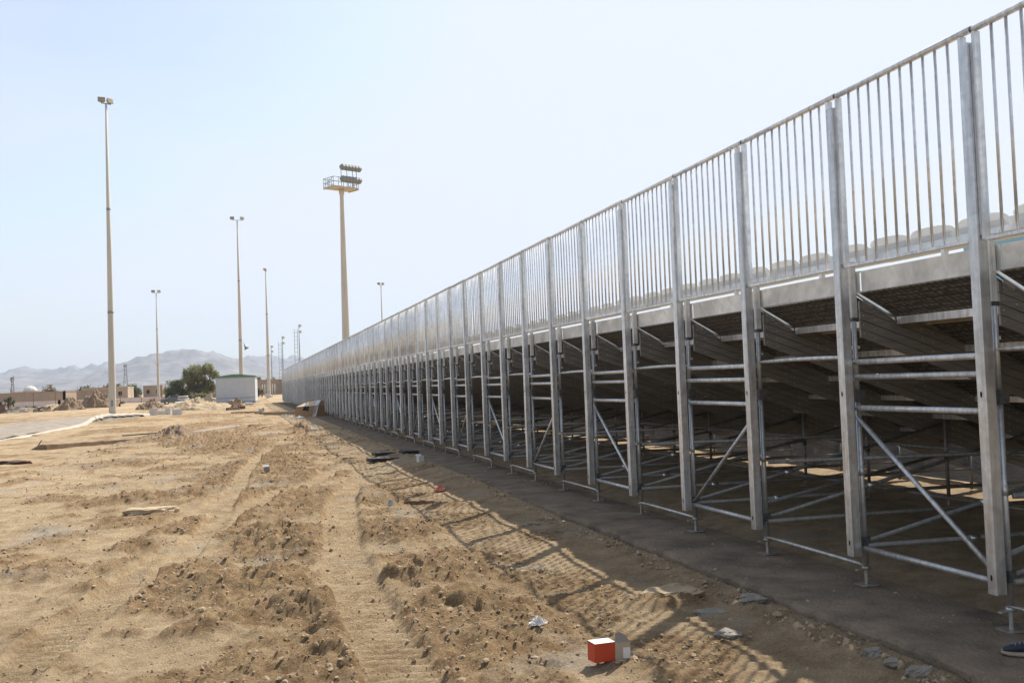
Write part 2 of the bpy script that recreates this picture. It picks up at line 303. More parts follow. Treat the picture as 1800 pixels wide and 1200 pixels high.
def ground(x, y):
    x = np.asarray(x, float); y = np.asarray(y, float)
    open_ = 1-ss(-1.2, -0.7, x)            # 1 in the open, 0 beside and under the stand
    r_near = 1-ss(60, 120, y)
    base = -0.085 + 0.05*fbm(x/3.1, y/3.1, 3, 3)*open_ + 0.03*ss(-2.6, -4.5, x)
    loose = fbm(x/1.7+3, y/2.1, 4, 21)
    reg = 0.50 + 0.5*np.exp(-((x+4.3)/2.0)**2)*(0.55+0.45*(1-ss(24, 60, y)))
    lm = ss(0.02, 0.45, loose*0.9 + (reg-0.62)*0.75)
    wx = x + 0.12*fbm(x/.5, y/.5, 2, 5); wy = y + 0.12*fbm(x/.5+9, y/.5, 2, 6)
    hb = np.zeros_like(x)
    for bx, by, rx, ry, h, a in BUMPS:
        ca, sa = math.cos(a), math.sin(a); dx = wx-bx; dy = wy-by
        q = ((dx*ca+dy*sa)/rx)**2 + ((-dx*sa+dy*ca)/ry)**2
        hb = np.maximum(hb, h*np.exp(-q*1.5)*(1+0.0*q)); 
    hs = np.zeros_like(x)
    for bx, by, rx, ry, h in SMALL:
        sel = (np.abs(x-bx) < rx*2.2) & (np.abs(y-by) < ry*2.2)
        if sel.any():
            q = ((wx[sel]-bx)/rx)**2 + ((wy[sel]-by)/ry)**2; hs[sel] = np.maximum(hs[sel], h*np.exp(-q*1.5))
    lm = np.clip(lm + ss(0.02, 0.07, hb)*0.7 + ss(.012, .05, hs)*.6, 0, 1)
    rid = 1-np.abs(fbm(x/.34, y/.34, 3, 41))*1.6
    rid2 = np.clip(fbm(x/.13, y/.13, 3, 51), -1, 1)
    fine = fbm(x/.045, y/.045, 2, 61)
    amp = (0.50+lm*0.62)*open_*(0.62+0.38*np.exp(-((x+3.6)/2.6)**2))*(1-0.72*ss(-2.75, -2.3, x)*(1-ss(30, 45, y)))
    mid = fbm(x/.75, y/.9, 3, 31)
    h = base + (hb*1.0+hs)*open_*(1+.30*rid2) + amp*(0.034*rid + 0.035*mid + 0.030*np.maximum(rid2, -.25) + 0.012*fine) + 0.004*fbm(x/.12, y/.12, 3, 71)
    wr = ss(-2.9, -2.4, x)*(1-ss(-1.1, -.9, x))*(1-ss(26, 34, y))
    h = h + wr*0.010*np.sin(2*math.pi*(y*1.0+x*0.35+0.3*pn(x, y*.7, 8))/0.17)
    inn = np.zeros_like(x)
    for pts, w, rib, dp, tr in TRACKS:
        dh, i_ = track(x, y, pts, w, rib, dp, tr)
        h = (base+.4*hb)*i_*.85 + h*(1-.85*i_) + dh; inn = np.maximum(inn, i_)
    # smoother bright ground lower left
    h = h - hb*0.35*inn
    # a low bank of crumbly soil against the concrete strip
    bank = np.exp(-((x+0.95)/0.22)**2)*0.035*(1+fbm(x/.15, y/.15, 3, 81))*(y > 3)
    h = h + bank*ss(14, 9, y)*1.0
    # soil runs over the strip farther along
    h = h + 0.095*ss(11, 20, y)*np.exp(-((x+0.9)/0.55)**2)*(1-ss(-.5, -.1, x))
    under = ss(-0.72, 0.2, x)
    h = np.where(x > -0.72, -0.10 + 0.085*ss(0.25, 1.2, x) + 0.03*fbm(x/1.2, y/1.2, 4, 91)*ss(.2, 1.0, x) + 0.008*fbm(x/.1, y/.1, 2, 92), h)
    h = np.where(y > 300, h*0+(-.06)*0+h, h)
    return h, np.clip(lm*open_*(1-0.85*inn), 0, 1)
def gz(x, y): return float(ground(np.array([x]), np.array([y]))[0][0])

def axis_steps(lo, hi, c0, c1, fine, growth):
    xs = list(np.arange(c0, c1+fine/2, fine)); st = fine
    while xs[-1] < hi: st *= growth; xs.append(xs[-1]+st)
    st = fine; left = [c0]
    while left[-1] > lo: st *= growth; left.append(left[-1]-st)
    return np.array(left[:0:-1]+xs)
XS = axis_steps(-8000, 8000, -7.6, -0.6, 0.032, 1.032)
ys = [4.2]
while ys[-1] < 8400: ys.append(ys[-1] + max(0.030, 0.0042*(ys[-1])*(1 if ys[-1] < 60 else 1+(ys[-1]-60)/40.0)))
yb = [4.2]; st = .05
while yb[-1] > -160: yb.append(yb[-1]-st); st *= 1.12
YS = np.array(yb[:0:-1]+ys)
GX, GY = np.meshgrid(XS, YS)
GZ, GL = ground(GX, GY)
far = ss(150, 400, np.hypot(GX, GY))
GZ = GZ*(1-far) + far*(-0.1)
nx, ny = len(XS), len(YS)
idx = np.arange(nx*ny).reshape(ny, nx)
Fq = np.stack([idx[:-1, :-1].ravel(), idx[:-1, 1:].ravel(), idx[1:, 1:].ravel(), idx[1:, :-1].ravel()], 1)
def soil_mat():
    m = bpy.data.materials.new('dry desert soil'); m.use_nodes = True
    n = m.node_tree.nodes; l = m.node_tree.links; b = n["Principled BSDF"]
    b.inputs['Roughness'].default_value = 0.95; b.inputs['Specular IOR Level'].default_value = 0.15
    tc = n.new("ShaderNodeTexCoord"); at = n.new("ShaderNodeAttribute"); at.attribute_name = 'loose'
    def noise(s, d=6, r=.6, sc=None):
        z = n.new("ShaderNodeTexNoise"); z.inputs['Scale'].default_value = s; z.inputs['Detail'].default_value = d; z.inputs['Roughness'].default_value = r
        if sc:
            mp = n.new("ShaderNodeMapping"); mp.inputs['Scale'].default_value = sc; l.new(tc.outputs['Object'], mp.inputs[0]); l.new(mp.outputs[0], z.inputs['Vector'])
        else: l.new(tc.outputs['Object'], z.inputs['Vector'])
        return z
    def ramp(src, p0, p1, c0, c1):
        r = n.new("ShaderNodeValToRGB"); r.color_ramp.elements[0].position = p0; r.color_ramp.elements[1].position = p1
        r.color_ramp.elements[0].color = (*c0, 1); r.color_ramp.elements[1].color = (*c1, 1); l.new(src, r.inputs[0]); return r
    def mix(f, a, b_, fac=None):
        x = n.new("ShaderNodeMix"); x.data_type = 'RGBA'
        if fac is None: l.new(f, x.inputs[0])
        else: x.inputs[0].default_value = fac
        l.new(a, x.inputs[6]); l.new(b_, x.inputs[7]); return x.outputs[2]
    comp = ramp(noise(2.6, 10, .75).outputs[0], .36, .60, (0.34, 0.240, 0.138), (0.545, 0.412, 0.255))
    loose = ramp(noise(6, 10, .78).outputs[0], .38, .62, (0.20, 0.125, 0.064), (0.45, 0.315, 0.175))
    grey = ramp(noise(9, 6).outputs[0], .3, .7, (0.37, 0.32, 0.25), (0.48, 0.425, 0.345))
    lf = n.new("ShaderNodeMath"); lf.operation = 'MULTIPLY_ADD'; lf.inputs[1].default_value = 1.5; l.new(noise(3.5, 10, .75, (1, .8, 1)).outputs[0], lf.inputs[0]); 
    la_ = n.new("ShaderNodeMath"); la_.operation = 'ADD'; l.new(at.outputs['Fac'], la_.inputs[0]); la_.inputs[1].default_value = -0.75; l.new(la_.outputs[0], lf.inputs[2])
    lr = n.new("ShaderNodeMapRange"); lr.inputs[1].default_value = .08; lr.inputs[2].default_value = .68; l.new(lf.outputs[0], lr.inputs[0])
    c = mix(lr.outputs[0], comp.outputs[0], loose.outputs[0])
    gm = n.new("ShaderNodeMapRange"); gm.inputs[1].default_value = .56; gm.inputs[2].default_value = .68; gm.inputs[4].default_value = .75
    l.new(noise(.55, 6, .65).outputs[0], gm.inputs[0])
    c = mix(gm.outputs[0], c, grey.outputs[0])
    # fine grain
    fg = ramp(noise(55, 6, .75).outputs[0], .3, .7, (0.62, 0.60, 0.58), (1.25, 1.25, 1.25))
    mu = n.new("ShaderNodeMix"); mu.data_type = 'RGBA'; mu.blend_type = 'MULTIPLY'; mu.inputs[0].default_value = 0.9
    l.new(c, mu.inputs[6]); l.new(fg.outputs[0], mu.inputs[7]); c = mu.outputs[2]
    # large patches far away
    fp = ramp(noise(.045, 7, .6, (1, .35, 1)).outputs[0], .38, .62, (0.80, 0.78, 0.76), (1.1, 1.1, 1.1))
    mu2 = n.new("ShaderNodeMix"); mu2.data_type = 'RGBA'; mu2.blend_type = 'MULTIPLY'; mu2.inputs[0].default_value = 0.8
    l.new(c, mu2.inputs[6]); l.new(fp.outputs[0], mu2.inputs[7]); c = mu2.outputs[2]
    l.new(c, b.inputs['Base Color'])
    z1 = noise(28, 8, .75); z2 = noise(120, 4, .7)
    ad = n.new("ShaderNodeMath"); ad.operation = 'MULTIPLY_ADD'; ad.inputs[1].default_value = .35; l.new(z2.outputs[0], ad.inputs[0]); l.new(z1.outputs[0], ad.inputs[2])
    bp = n.new("ShaderNodeBump"); bp.inputs['Strength'].default_value = 0.9; bp.inputs['Distance'].default_value = 0.055
    l.new(ad.outputs[0], bp.inputs['Height']); l.new(bp.outputs[0], b.inputs['Normal'])
    return m
gme = np_mesh('ground', np.stack([GX.ravel(), GY.ravel(), GZ.ravel()], 1), Fq, [soil_mat()], True)
la = gme.attributes.new('loose', 'FLOAT', 'POINT'); la.data.foreach_set('value', GL.ravel().astype(np.float32))
tag(put('ground', gme), 'dry churned sandy soil with tyre tracks and mounds', kind='structure')

# concrete strip under the outer feet, crumbled outer edge
m = MB(); rows = []
yy = np.concatenate([np.arange(2.0, 30, .09), np.arange(30, 142, .6)])
for y in yy:
    e = -0.735 + 0.045*float(fbm(y/1.3, 0.5, 3, 7)) + 0.04*float(fbm(y/.25, 3.3, 3, 9))
    e2 = e - 0.02 - 0.02*abs(float(pn(y/.3, 8.1, 12)))
    zt = 0.004*float(pn(y/.9, 1.0, 5))
    rows.append([(e2, y, -0.16), (e2+.008, y, -0.035+zt), (e, y, zt-.006), (e+.03, y, zt), (-0.3, y, zt+.003), (0.1, y, zt), (0.42, y, -0.004), (0.44, y, -0.15)])
m.grid(rows, 0, False)
tag(put('concrete_strip', m.mesh('concrete_strip', 'concrete')), 'rough grey concrete strip under the outer feet of the stand', kind='structure')

# crumbs of soil, uncountable
def blob(n=12):
    t = (1+5**.5)/2
    V = np.array([(-1,t,0),(1,t,0),(-1,-t,0),(1,-t,0),(0,-1,t),(0,1,t),(0,-1,-t),(0,1,-t),(t,0,-1),(t,0,1),(-t,0,-1),(-t,0,1)], float)/1.9
    F = np.array([(0,11,5),(0,5,1),(0,1,7),(0,7,10),(0,10,11),(1,5,9),(5,11,4),(11,10,2),(10,7,6),(7,1,8),(3,9,4),(3,4,2),(3,2,6),(3,6,8),(3,8,9),(4,9,5),(2,4,11),(6,2,10),(8,6,7),(9,8,1)])
    return V, F
bV, bF = blob()
N = 60000
cxs = RNG.uniform(-10.5, 0.3, N); cys = 5.0*np.exp(RNG.uniform(0, math.log(9), N))
ch, cl = ground(cxs, cys)
near_bank = np.exp(-((cxs+0.95)/0.15)**2); ch = np.where(cxs > -0.72, -.004, ch); cl = np.where(cxs > -0.72, -.2, cl)
keep = RNG.uniform(0, 1, N) < (0.22 + 0.5*cl + 0.5*near_bank)
cxs, cys, ch, cl = cxs[keep], cys[keep], ch[keep], cl[keep]
n_ = len(cxs); size = 0.005*np.exp(RNG.gamma(1.3, .32, n_)); size = np.clip(size, .004, .021)*(1+1.2*near_bank[keep])*(0.7+0.4*np.maximum(cl, 0))*(1+.03*cys)
jit = RNG.uniform(.6, 1.35, (n_, 12, 1)); sc3 = RNG.uniform(.7, 1.3, (n_, 1, 3)); sc3[:, :, 2] *= .75
CV = bV[None]*jit*sc3*size[:, None, None] + np.stack([cxs, cys, ch+size*.25], 1)[:, None, :]
CF = bF[None] + (np.arange(n_)*12)[:, None, None]
tag(put('soil_crumbs', np_mesh('soil_crumbs', CV.reshape(-1, 3), CF.reshape(-1, 3), ['clod'])), 'small lumps of dry soil scattered over the churned ground', 'soil', kind='stuff')

# ------------------------------------------------------------------ distant mountains
def mountain(name, label, ydist, pts, depth, seed, rough):
    xs = np.linspace(pts[0][0], pts[-1][0], 420); hz = np.interp(xs, [p[0] for p in pts], [p[1] for p in pts])
    T = np.linspace(-1, 1, 25); X, TT = np.meshgrid(xs*ydist, T)
    Y = ydist + TT*depth
    H = hz[None, :]*ydist
    prof = 1-np.abs(TT)**1.15
    er = 1-1.5*np.abs(fbm(X/(depth*.30), Y/(depth*.6), 6, seed, .62))
    Z = H*prof*(0.85+0.15*er) + H*rough*fbm(X/(depth*.12), Y/(depth*.2), 4, seed+3)*np.sqrt(np.clip(prof, 0, 1)) 
    Z = np.where(prof <= 0.001, -6, Z)
    V = np.stack([X.ravel(), Y.ravel(), Z.ravel()], 1); a, b = Z.shape
    ii = np.arange(a*b).reshape(a, b); F = np.stack([ii[:-1, :-1].ravel(), ii[:-1, 1:].ravel(), ii[1:, 1:].ravel(), ii[1:, :-1].ravel()], 1)
    V[:, 0] += EYE.x
    tag(put(name, np_mesh(name, V, F, ['rock_hill'], True)), label, kind='structure')
mountain('mountain_ridge', 'main hazy mountain ridge', 5000, [(-.60,.010),(-.35,.018),(-.22,.0235),(-.17,.020),(-.1367,.025),(-.1218,.0295),(-.1068,.0325),(-.0941,.0372),(-.0762,.0402),(-.0608,.0405),(-.050,.0405),(-.039,.0425),(-.0244,.0385),(-.0113,.0335),(.002,.029),(.0154,.024),(.0288,.019),(.06,.012),(.2,.010),(.6,.006)], 900, 5, .05)
mountain('far_mountains', 'paler mountains farther away', 7300, [(-.60,.020),(-.30,.022),(-.2141,.0265),(-.1998,.0305),(-.1855,.029),(-.17,.0292),(-.1515,.0298),(-.1367,.030),(-.1218,.0315),(-.11,.0318),(-.09,.030),(-.03,.028),(-.0113,.031),(.002,.0345),(.0154,.0365),(.0288,.035),(.0396,.033),(.08,.030),(.2,.026),(.6,.02)], 800, 9, .05)
mountain('foothills', 'low foothills in front of the mountains', 3600, [(-.60,.008),(-.2,.010),(-.15,.0085),(-.09,.0125),(-.04,.010),(.0,.0145),(.03,.013),(.1,.009),(.6,.008)], 500, 14, .08)

# ------------------------------------------------------------------ the grandstand
BAY = 1.7; Y0 = 6.0; K0, K1 = -2, 78
KS = list(range(K0, K1+1)); YK = {k: Y0+BAY*k for k in KS}
GS = thing('grandstand', 'long galvanised steel grandstand seen from behind, high barred rear railing, white seats on top', 'grandstand')
def parts(name, me, locs, parent=GS, limit=100, jit=0.0):
    out = []
    jr = random.Random(name)
    for p in locs[:limit]:
        o = put(name, me, parent, (p[0]+jr.uniform(-1, 1)*jit, p[1], p[2]+jr.uniform(-1, 1)*jit*.5), (jr.uniform(-1, 1)*jit*.35, jr.uniform(-1, 1)*jit*.35, 0)); out.append(o)
    rest = locs[limit:]
    if rest:
        V = np.zeros(len(me.vertices)*3, np.float32); me.vertices.foreach_get('co', V); V = V.reshape(-1, 3)
        vv = []; ff = []; mi = []; sm = []
        for i, p in enumerate(rest):
            vv.append(V+np.array(p, np.float32))
            for f in me.polygons: ff.append([x+i*len(V) for x in f.vertices]); mi.append(f.material_index); sm.append(f.use_smooth)
        m2 = bpy.data.meshes.new(name); m2.from_pydata(np.concatenate(vv).tolist(), [], ff)
        for x in me.materials: m2.materials.append(x)
        m2.polygons.foreach_set('material_index', mi); m2.polygons.foreach_set('use_smooth', sm); m2.update()
        tag(put(name, m2, parent), kind='stuff')
    return out
posts_l = [(0, YK[k], 0) for k in KS]
bays = KS[:-1]; bays_l = [(0, YK[k], 0) for k in bays]
# outer channel post
m = MB(); m.box(0, .095, -.08, .01, .263, 4.185, 0, .008)
for z in (.38, 1.67):
    poly = [(-.0375+.011*math.cos(t), z+.024*math.sin(t)) for t in [2*math.pi*i/10 for i in range(10)]]
    o = len(m.v); m.v += [(-.0012, y, zz) for y, zz in poly]; m.face(list(range(o, o+10))[::-1], 1)
parts('rear_post', m.mesh('rear_post', ['galv_post', 'hole']), posts_l, jit=0.005)
# guard panel
def guard(bent=False):
    m = MB()
    for y0 in (.014, 1.575):
        m.box(.028, .078, y0, y0+.03, 2.775, 4.262)
    n = 10
    for i in range(n):
        y = .046+(1.575-.046)*(i+1)/(n+1)
        if bent and i in (4, 5):
            m.path([(.055, y, 2.79), (.045, y-.05*(i-3), 3.1), (.03, y-.10*(i-3.5), 3.45), (.05, y-.03, 3.9), (.055, y, 4.275)], .0115, 7)
        else: m.tube((.055, y, 2.785), (.055, y, 4.275), .0115, 7)
    m.box(.03, .08, .046, 1.575, 2.765, 2.789)
    for y0 in (.014+.002, 1.575+.030):
        for z in (3.9, 3.35): m.box(.05, .066, y0-.012, y0-.002, z-.008, z+.008)
    return m.mesh('guard_panel', ['galv'])
g1, g2 = guard(), guard(True)
m = MB(); m.tube((.055, -.07, 4.288), (.055, 1.622, 4.288), .025, 12); m.tube((.055, 1.611, 4.288), (.055, 1.629, 4.288), .027, 12, 1)
trm = m.mesh('top_rail', ['galv', 'dark_steel'])
for k in bays:
    o = put('guard_panel', g2 if k == 9 else g1, GS, (random.uniform(-.004, .004), YK[k], random.uniform(-.006, .006)))
    if k == 9: o['label'] = 'guard panel with two bent bars'
    put('top_rail', trm, o)
# bolt-on stile plate that faces the walkway side of every post
m = MB(); m.box(.026, .088, -.098, -.082, 2.80, 4.18)
for z in (3.95, 3.5, 3.05): m.tube((.065, -.110, z), (.065, -.097, z), .010, 8)
parts('stile_plate', m.mesh('stile_plate', 'galv_post'), posts_l)
# outer standard with jack
m = MB(); m.tube((.155, -.03, .165), (.155, -.03, 1.62), .0245, 12); m.tube((.155, -.03, 1.70), (.155, -.03, 2.30), .0215, 12)
m.box(.125, .20, -.075, .012, 1.60, 1.70, 1); m.box(.18, .215, -.065, -.01, 1.615, 1.685, 1)
m.box(.128, .19, -.065, .004, .34, .42, 1)
m.tube((.155, -.03, .95), (.155, -.03, 1.03), .0268, 12, 0)
std = m.mesh('standard', ['tube', 'dark_steel'])
m = MB()
prof = [(.017, .006)]
z = .012
while z < .15: prof += [(.0185, z), (.0145, z+.004)]; z += .008
m.ring(prof, 12, 0)
m.box(-.085, .085, -.085, .085, 0.004, .012, 0, .02)
m.ring([(.035, .135), (.035, .165)], 10, 0)
m.bar((-.11, -.02, .14), (.11, .03, .14), .03, .012, 0)
jack = m.mesh('base_jack', ['tube'])
for k in KS:
    o = put('standard', std, GS, (0, YK[k], 0)); put('base_jack', jack, o, (.155, -.03, 0))
# upper stub and fascia
m = MB(); m.box(.165, .222, .0, .055, 2.33, 2.83, 0, .006); m.tube((.195, .03, 2.08), (.195, .03, 2.33), .019, 8); m.box(.175, .225, .0, .06, 2.06, 2.085, 0)
m.box(.185, .2, -.012, .0, 2.55, 2.73); m.box(.16, .228, -.004, .06, 2.30, 2.335, 1)
parts('seat_stub', m.mesh('seat_stub', ['galv_fascia', 'dark_steel']), posts_l)
m = MB(); m.box(.225, .231, -.04, 1.64, 2.558, 2.742); m.box(.231, .29, -.04, 1.64, 2.558, 2.564); m.box(.231, .29, -.04, 1.64, 2.736, 2.742)
parts('fascia', m.mesh('fascia', 'galv_fascia'), bays_l, jit=0.005)
for_, lim = None, None
def sloped(m, x0, z0, x1, z1, y0, y1, t, mi):
    m.extr_y([(x0, z0), (x1, z1), (x1, z1+t), (x0, z0+t)], y0, y1, mi)
m = MB(); sloped(m, .232, 2.548, .61, 2.335, .09, 1.68, .005, 0)
parts('tread_plate', m.mesh('tread_plate', 'ribbed'), bays_l)
m = MB(); m.box(.61, .65, .07, 1.69, 2.27, 2.345)
parts('deck_beam', m.mesh('deck_beam', 'galv'), bays_l)
m = MB(); m.bar((.226, .02, 2.56), (.64, .02, 2.30), .03, .035); m.box(.30, .40, .034, .038, 2.41, 2.50)
parts('bracket', m.mesh('bracket', 'bright'), bays_l)
# bench, its supports
m = MB(); m.box(.235, .56, -.04, 1.655, 2.822, 2.85, 0); m.box(.228, .234, -.04, 1.655, 2.825, 2.872, 1)
m.box(.235, .275, .56, .60, 2.742, 2.822, 1)
parts('seat_bench', m.mesh('seat_bench', ['bench', 'bright']), bays_l, jit=0.005)
# seat shell
def seat_mesh():
    m = MB(); prof = [(.70, 2.90), (.66, 2.92), (.5, 2.905), (.36, 2.89), (.315, 2.905), (.29, 2.94), (.268, 2.985), (.262, 2.998)]
    def row(x, z, w, dx): return [(x+dx+ (0.05*(abs(t)**2) if i_ >= 4 else 0), t*w, z - (0.022*abs(t)**6 if i_ >= 6 else 0)) for t in np.linspace(-1, 1, 13)]
    P = []
    for i_, (x, z) in enumerate(prof): P.append(row(x, z, .272 if i_ < 6 else (.266 if i_ == 6 else .25), 0))
    m.grid(P); Q = [[(x+.008, y, z-.006) for x, y, z in r] for r in P]; m.grid([r[::-1] for r in Q])
    for i in range(len(P)-1):
        for j in (0, -1): m.quad([P[i][j], P[i+1][j], Q[i+1][j], Q[i][j]], 0, True)
    for i in (0, -1):
        for j in range(12): m.quad([P[i][j], P[i][j+1], Q[i][j+1], Q[i][j]], 0, True)
    # back skirt
    m.box(.275, .30, -.26, .26, 2.86, 2.935)
    return m.mesh('seat', 'seat')
sme = seat_mesh()
parts('seat', sme, [(0, YK[k]+BAY/3*(i+.42), 0) for k in bays for i in range(3)], jit=0.01)
# raking side cladding of each frame
SL = 0.36
m = MB()
for i in range(5):
    zb = 2.165+i*.081; x0 = .275; x1 = 6.05
    if i == 4: x0 = .32
    y = .045+(.003 if i % 2 else 0)
    o = len(m.v); za, zc = zb-SL*(x0-.27), zb-SL*(x1-.27); t = .075
    for yy_ in (y, y+.022): m.v += [(x0, yy_, za), (x1, yy_, zc), (x1, yy_, zc+t), (x0, yy_, za+t)]
    for q in ((0,1,2,3),(7,6,5,4),(0,4,5,1),(1,5,6,2),(2,6,7,3),(3,7,4,0)): m.face([o+a for a in q], 0)
    for j in range(20):
        xx = x0+.03+(.115*(j % 2)) + .6*(j//2)
        zz = zb+.04-SL*(xx-.27); m.tube((xx, y-.004, zz), (xx, y, zz), .006, 6, 1)
m.extr_y([(.29, 2.165), (6.0, .10), (6.0, .53), (.29, 2.50)], .072, .078, 0)
parts('raking_cladding', m.mesh('raking_cladding', ['plank', 'bright']), bays_l)
# long row decks
ya, yb_ = YK[K0]-.1, YK[K1]+.1
for i in range(1, 7):
    m = MB(); x = .232+.75*i; z = 2.548-.27*i
    sloped(m, x, z, x+.378, z-.213, ya, yb_, .005, 0); m.box(x+.378, x+.42, ya, yb_, z-.275, z-.205, 1)
    m.box(x-.02, x-.002, ya, yb_, z-.02, z+.10, 2)
    m.box(x+.36, x+.755, ya, yb_, z-.19, z-.165, 2)
    put('row_deck', m.mesh('row_deck', ['ribbed', 'galv', 'soffit_board']), GS)
m = MB(); m.box(6.1, 6.14, ya, yb_, .0, .80); put('front_barrier', m.mesh('front_barrier', 'plank'), GS)
m = MB(); m.box(.59, .985, ya, yb_, 2.36, 2.385, 0); put('walkway_board', m.mesh('walkway_board', 'soffit_board'), GS)
# bracing in the outer plane
bA = [YK[k] for k in bays if k % 2]; bB = [YK[k] for k in bays if k % 2 == 0]
def flatbar(x, z, r, dy0=-.03, dy1=1.67, bow=.0):
    m = MB(); n = 9; P = []; rr = []; fl = []
    for i in range(n):
        t = i/(n-1); P.append((x, dy0+(dy1-dy0)*t, z+bow*(1-(2*t-1)**2))); e = min(t, 1-t)
        fl.append(.25 if e < .03 else (.6 if e < .13 else 1.0)); rr.append(r)
    P[1] = (x, dy0+.10, z+bow*.3); P[-2] = (x, dy1-.10, z+bow*.3)
    fl[1] = fl[-2] = .85; fl[2] = fl[-3] = 1
    m.path(P, rr, 10, 0, True, fl); return m
parts('base_tie', flatbar(.155, .168, .019).mesh('base_tie', 'tube'), [(0, y, 0) for y in bA], jit=0.012)
parts('cross_tube', flatbar(.16, 1.985, .021, bow=.012).mesh('cross_tube', 'tube'), [(0, y, 0) for y in bA], jit=0.012)
m = MB(); m.tube((.13, -.01, .325), (.13, 1.62, .325), .0245, 12); m.box(.1, .165, -.03, .05, .30, .36, 1)
parts('bottom_rail', m.mesh('bottom_rail', ['tube', 'dark_steel']), [(0, y, 0) for y in bB])
m = MB(); m.tube((.13, -.005, 2), (.13, 1.64, 2), .0245, 12)
parts('rung', m.mesh('rung', 'tube'), [(0, y, z) for y in bB for z in (-.05, -.19, -.455)], jit=0.012)
dd = []
m = MB(); m.tube((.14, .06, .37), (.14, 1.66, 1.46), .021, 10); d1 = m.mesh('diagonal_brace', 'tube')
m = MB(); m.tube((.14, 1.63, .37), (.14, .03, 1.46), .021, 10); d2 = m.mesh('diagonal_brace', 'tube')
for i, k in enumerate([k for k in bays if k % 2 == 0]): put('diagonal_brace', d1 if (k//2) % 2 == 0 else d2, GS, (0, YK[k], 0))
# inner frames
m = MB()
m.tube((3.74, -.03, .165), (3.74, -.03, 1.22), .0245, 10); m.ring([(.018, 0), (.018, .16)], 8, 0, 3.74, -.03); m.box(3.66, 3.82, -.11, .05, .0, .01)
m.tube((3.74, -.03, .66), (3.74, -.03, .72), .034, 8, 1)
parts('inner_standard', m.mesh('inner_standard', ['tube_shaded', 'dark_steel']), posts_l)
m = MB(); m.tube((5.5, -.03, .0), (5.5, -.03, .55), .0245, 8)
parts('front_standard', m.mesh('front_standard', ['tube_shaded']), posts_l)
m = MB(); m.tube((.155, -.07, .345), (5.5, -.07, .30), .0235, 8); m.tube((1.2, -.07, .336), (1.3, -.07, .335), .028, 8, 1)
parts('transom', m.mesh('transom', ['tube_shaded', 'bright']), posts_l, jit=0.012)
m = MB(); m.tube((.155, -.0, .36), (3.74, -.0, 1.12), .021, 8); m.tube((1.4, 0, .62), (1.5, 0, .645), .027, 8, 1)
parts('rising_brace', m.mesh('rising_brace', ['tube_shaded', 'bright']), posts_l)
m = MB(); m.tube((3.74, -.03, .80), (3.74, 1.67, .80), .021, 8); parts('inner_ledger', m.mesh('inner_ledger', 'tube_shaded'), bays_l)
m = MB(); m.tube((3.70, -.03, .17), (3.70, 1.67, .17), .021, 8); parts('inner_base_tie', m.mesh('inner_base_tie', 'tube_shaded'), bays_l)
m = MB(); m.tube((.18, .0, .52), (3.72, 1.65, .74), .021, 8); parts('plan_brace', m.mesh('plan_brace', 'tube_shaded'), [(0, y, 0) for y in bB])
m = MB(); m.tube((.18, 1.62, .95), (3.72, .03, 1.02), .021, 8); parts('upper_plan_brace', m.mesh('upper_plan_brace', 'tube_shaded'), [(0, y, 0) for y in bA])

# ------------------------------------------------------------------ poles and masts
def pole_mesh(h, r0, r1, n=10):
    m = MB(); m.ring([(r0, -.3), (r0*.98, .5), ((r0+r1)/2, h*.5), (r1, h)], n, 0); return m
def flood_head(s=1.0, tilt=.5):
    m = MB()
    a, b, d = .32*s, .24*s, .30*s
    o = len(m.v)
    m.v += [(-a, 0, -b), (a, 0, -b), (a, 0, b), (-a, 0, b), (-a*.6, d, -b*.55), (a*.6, d, -b*.55), (a*.6, d, b*.6), (-a*.6, d, b*.6)]
    for q in ((4,5,6,7), (0,1,5,4), (1,2,6,5), (2,3,7,6), (3,0,4,7)): m.face([o+i for i in q][::-1], 0)
    m.quad([(-a*.92, -.004, -b*.9), (-a*.92, -.004, b*.9), (a*.92, -.004, b*.9), (a*.92, -.004, -b*.9)][::-1], 1)
    m.quad([(-a, 0, -b), (a, 0, -b), (a, 0, b), (-a, 0, b)], 0)
    m.box(-.03*s, .03*s, .1*s, .16*s, -b*1.5, -b*.7, 0)
    return m.mesh('flood_head', ['lamp_housing', 'lamp_glass'])
def light_pole(label, x, y, h, r0, r1, arm, rz, hs=1.0, heads=2):
    t = thing('light_pole', label, 'light pole', (x, y, -.05), 0, 'tall concrete light poles')
    put('shaft', pole_mesh(h, r0, r1).mesh('shaft', 'pole'), t)
    m = MB()
    for q in (.33, .66):
        rr = r0*.98+(r1-r0*.98)*q; m.ring([(rr+.012, h*q-.12), (rr+.02, h*q-.1), (rr+.018, h*q+.1), (rr+.008, h*q+.12)], 10, 0)
    put('joint_collar', m.mesh('joint_collar', 'lamp_housing'), t)
    m = MB(); m.box(-.09, .09, -r0-.02, -r0+.04, .9, 1.45); put('hatch', m.mesh('hatch', 'lamp_housing'), t)
    m = MB(); m.ring([(r0+.35, .0), (r0+.33, .16), (r0+.05, .20)], 12); put('footing', m.mesh('footing', 'concrete'), t)
    m = MB(); m.bar((-arm*math.cos(rz), -arm*math.sin(rz), h+.02), (arm*math.cos(rz), arm*math.sin(rz), h+.02), .08, .08); put('crossarm', m.mesh('crossarm', 'lamp_housing'), t)
    hm = flood_head(hs)
    for s_ in ((-1, 1) if heads == 2 else (1,)):
        put('flood_head', hm, t, (s_*arm*.92*math.cos(rz), s_*arm*.92*math.sin(rz), h+.36*hs), (R(-18), 0, rz*.6+s_*.35+.25))
    return t
light_pole('leftmost and nearest light pole, twin amber lamps on top, standing by the white sheeting', -16.45, 96, 28.35, .33, .085, .45, .5)
light_pole('slim distant light pole standing left of the leafy tree', -28.4, 300, 30.3, .42, .12, .9, .2, 1.6)
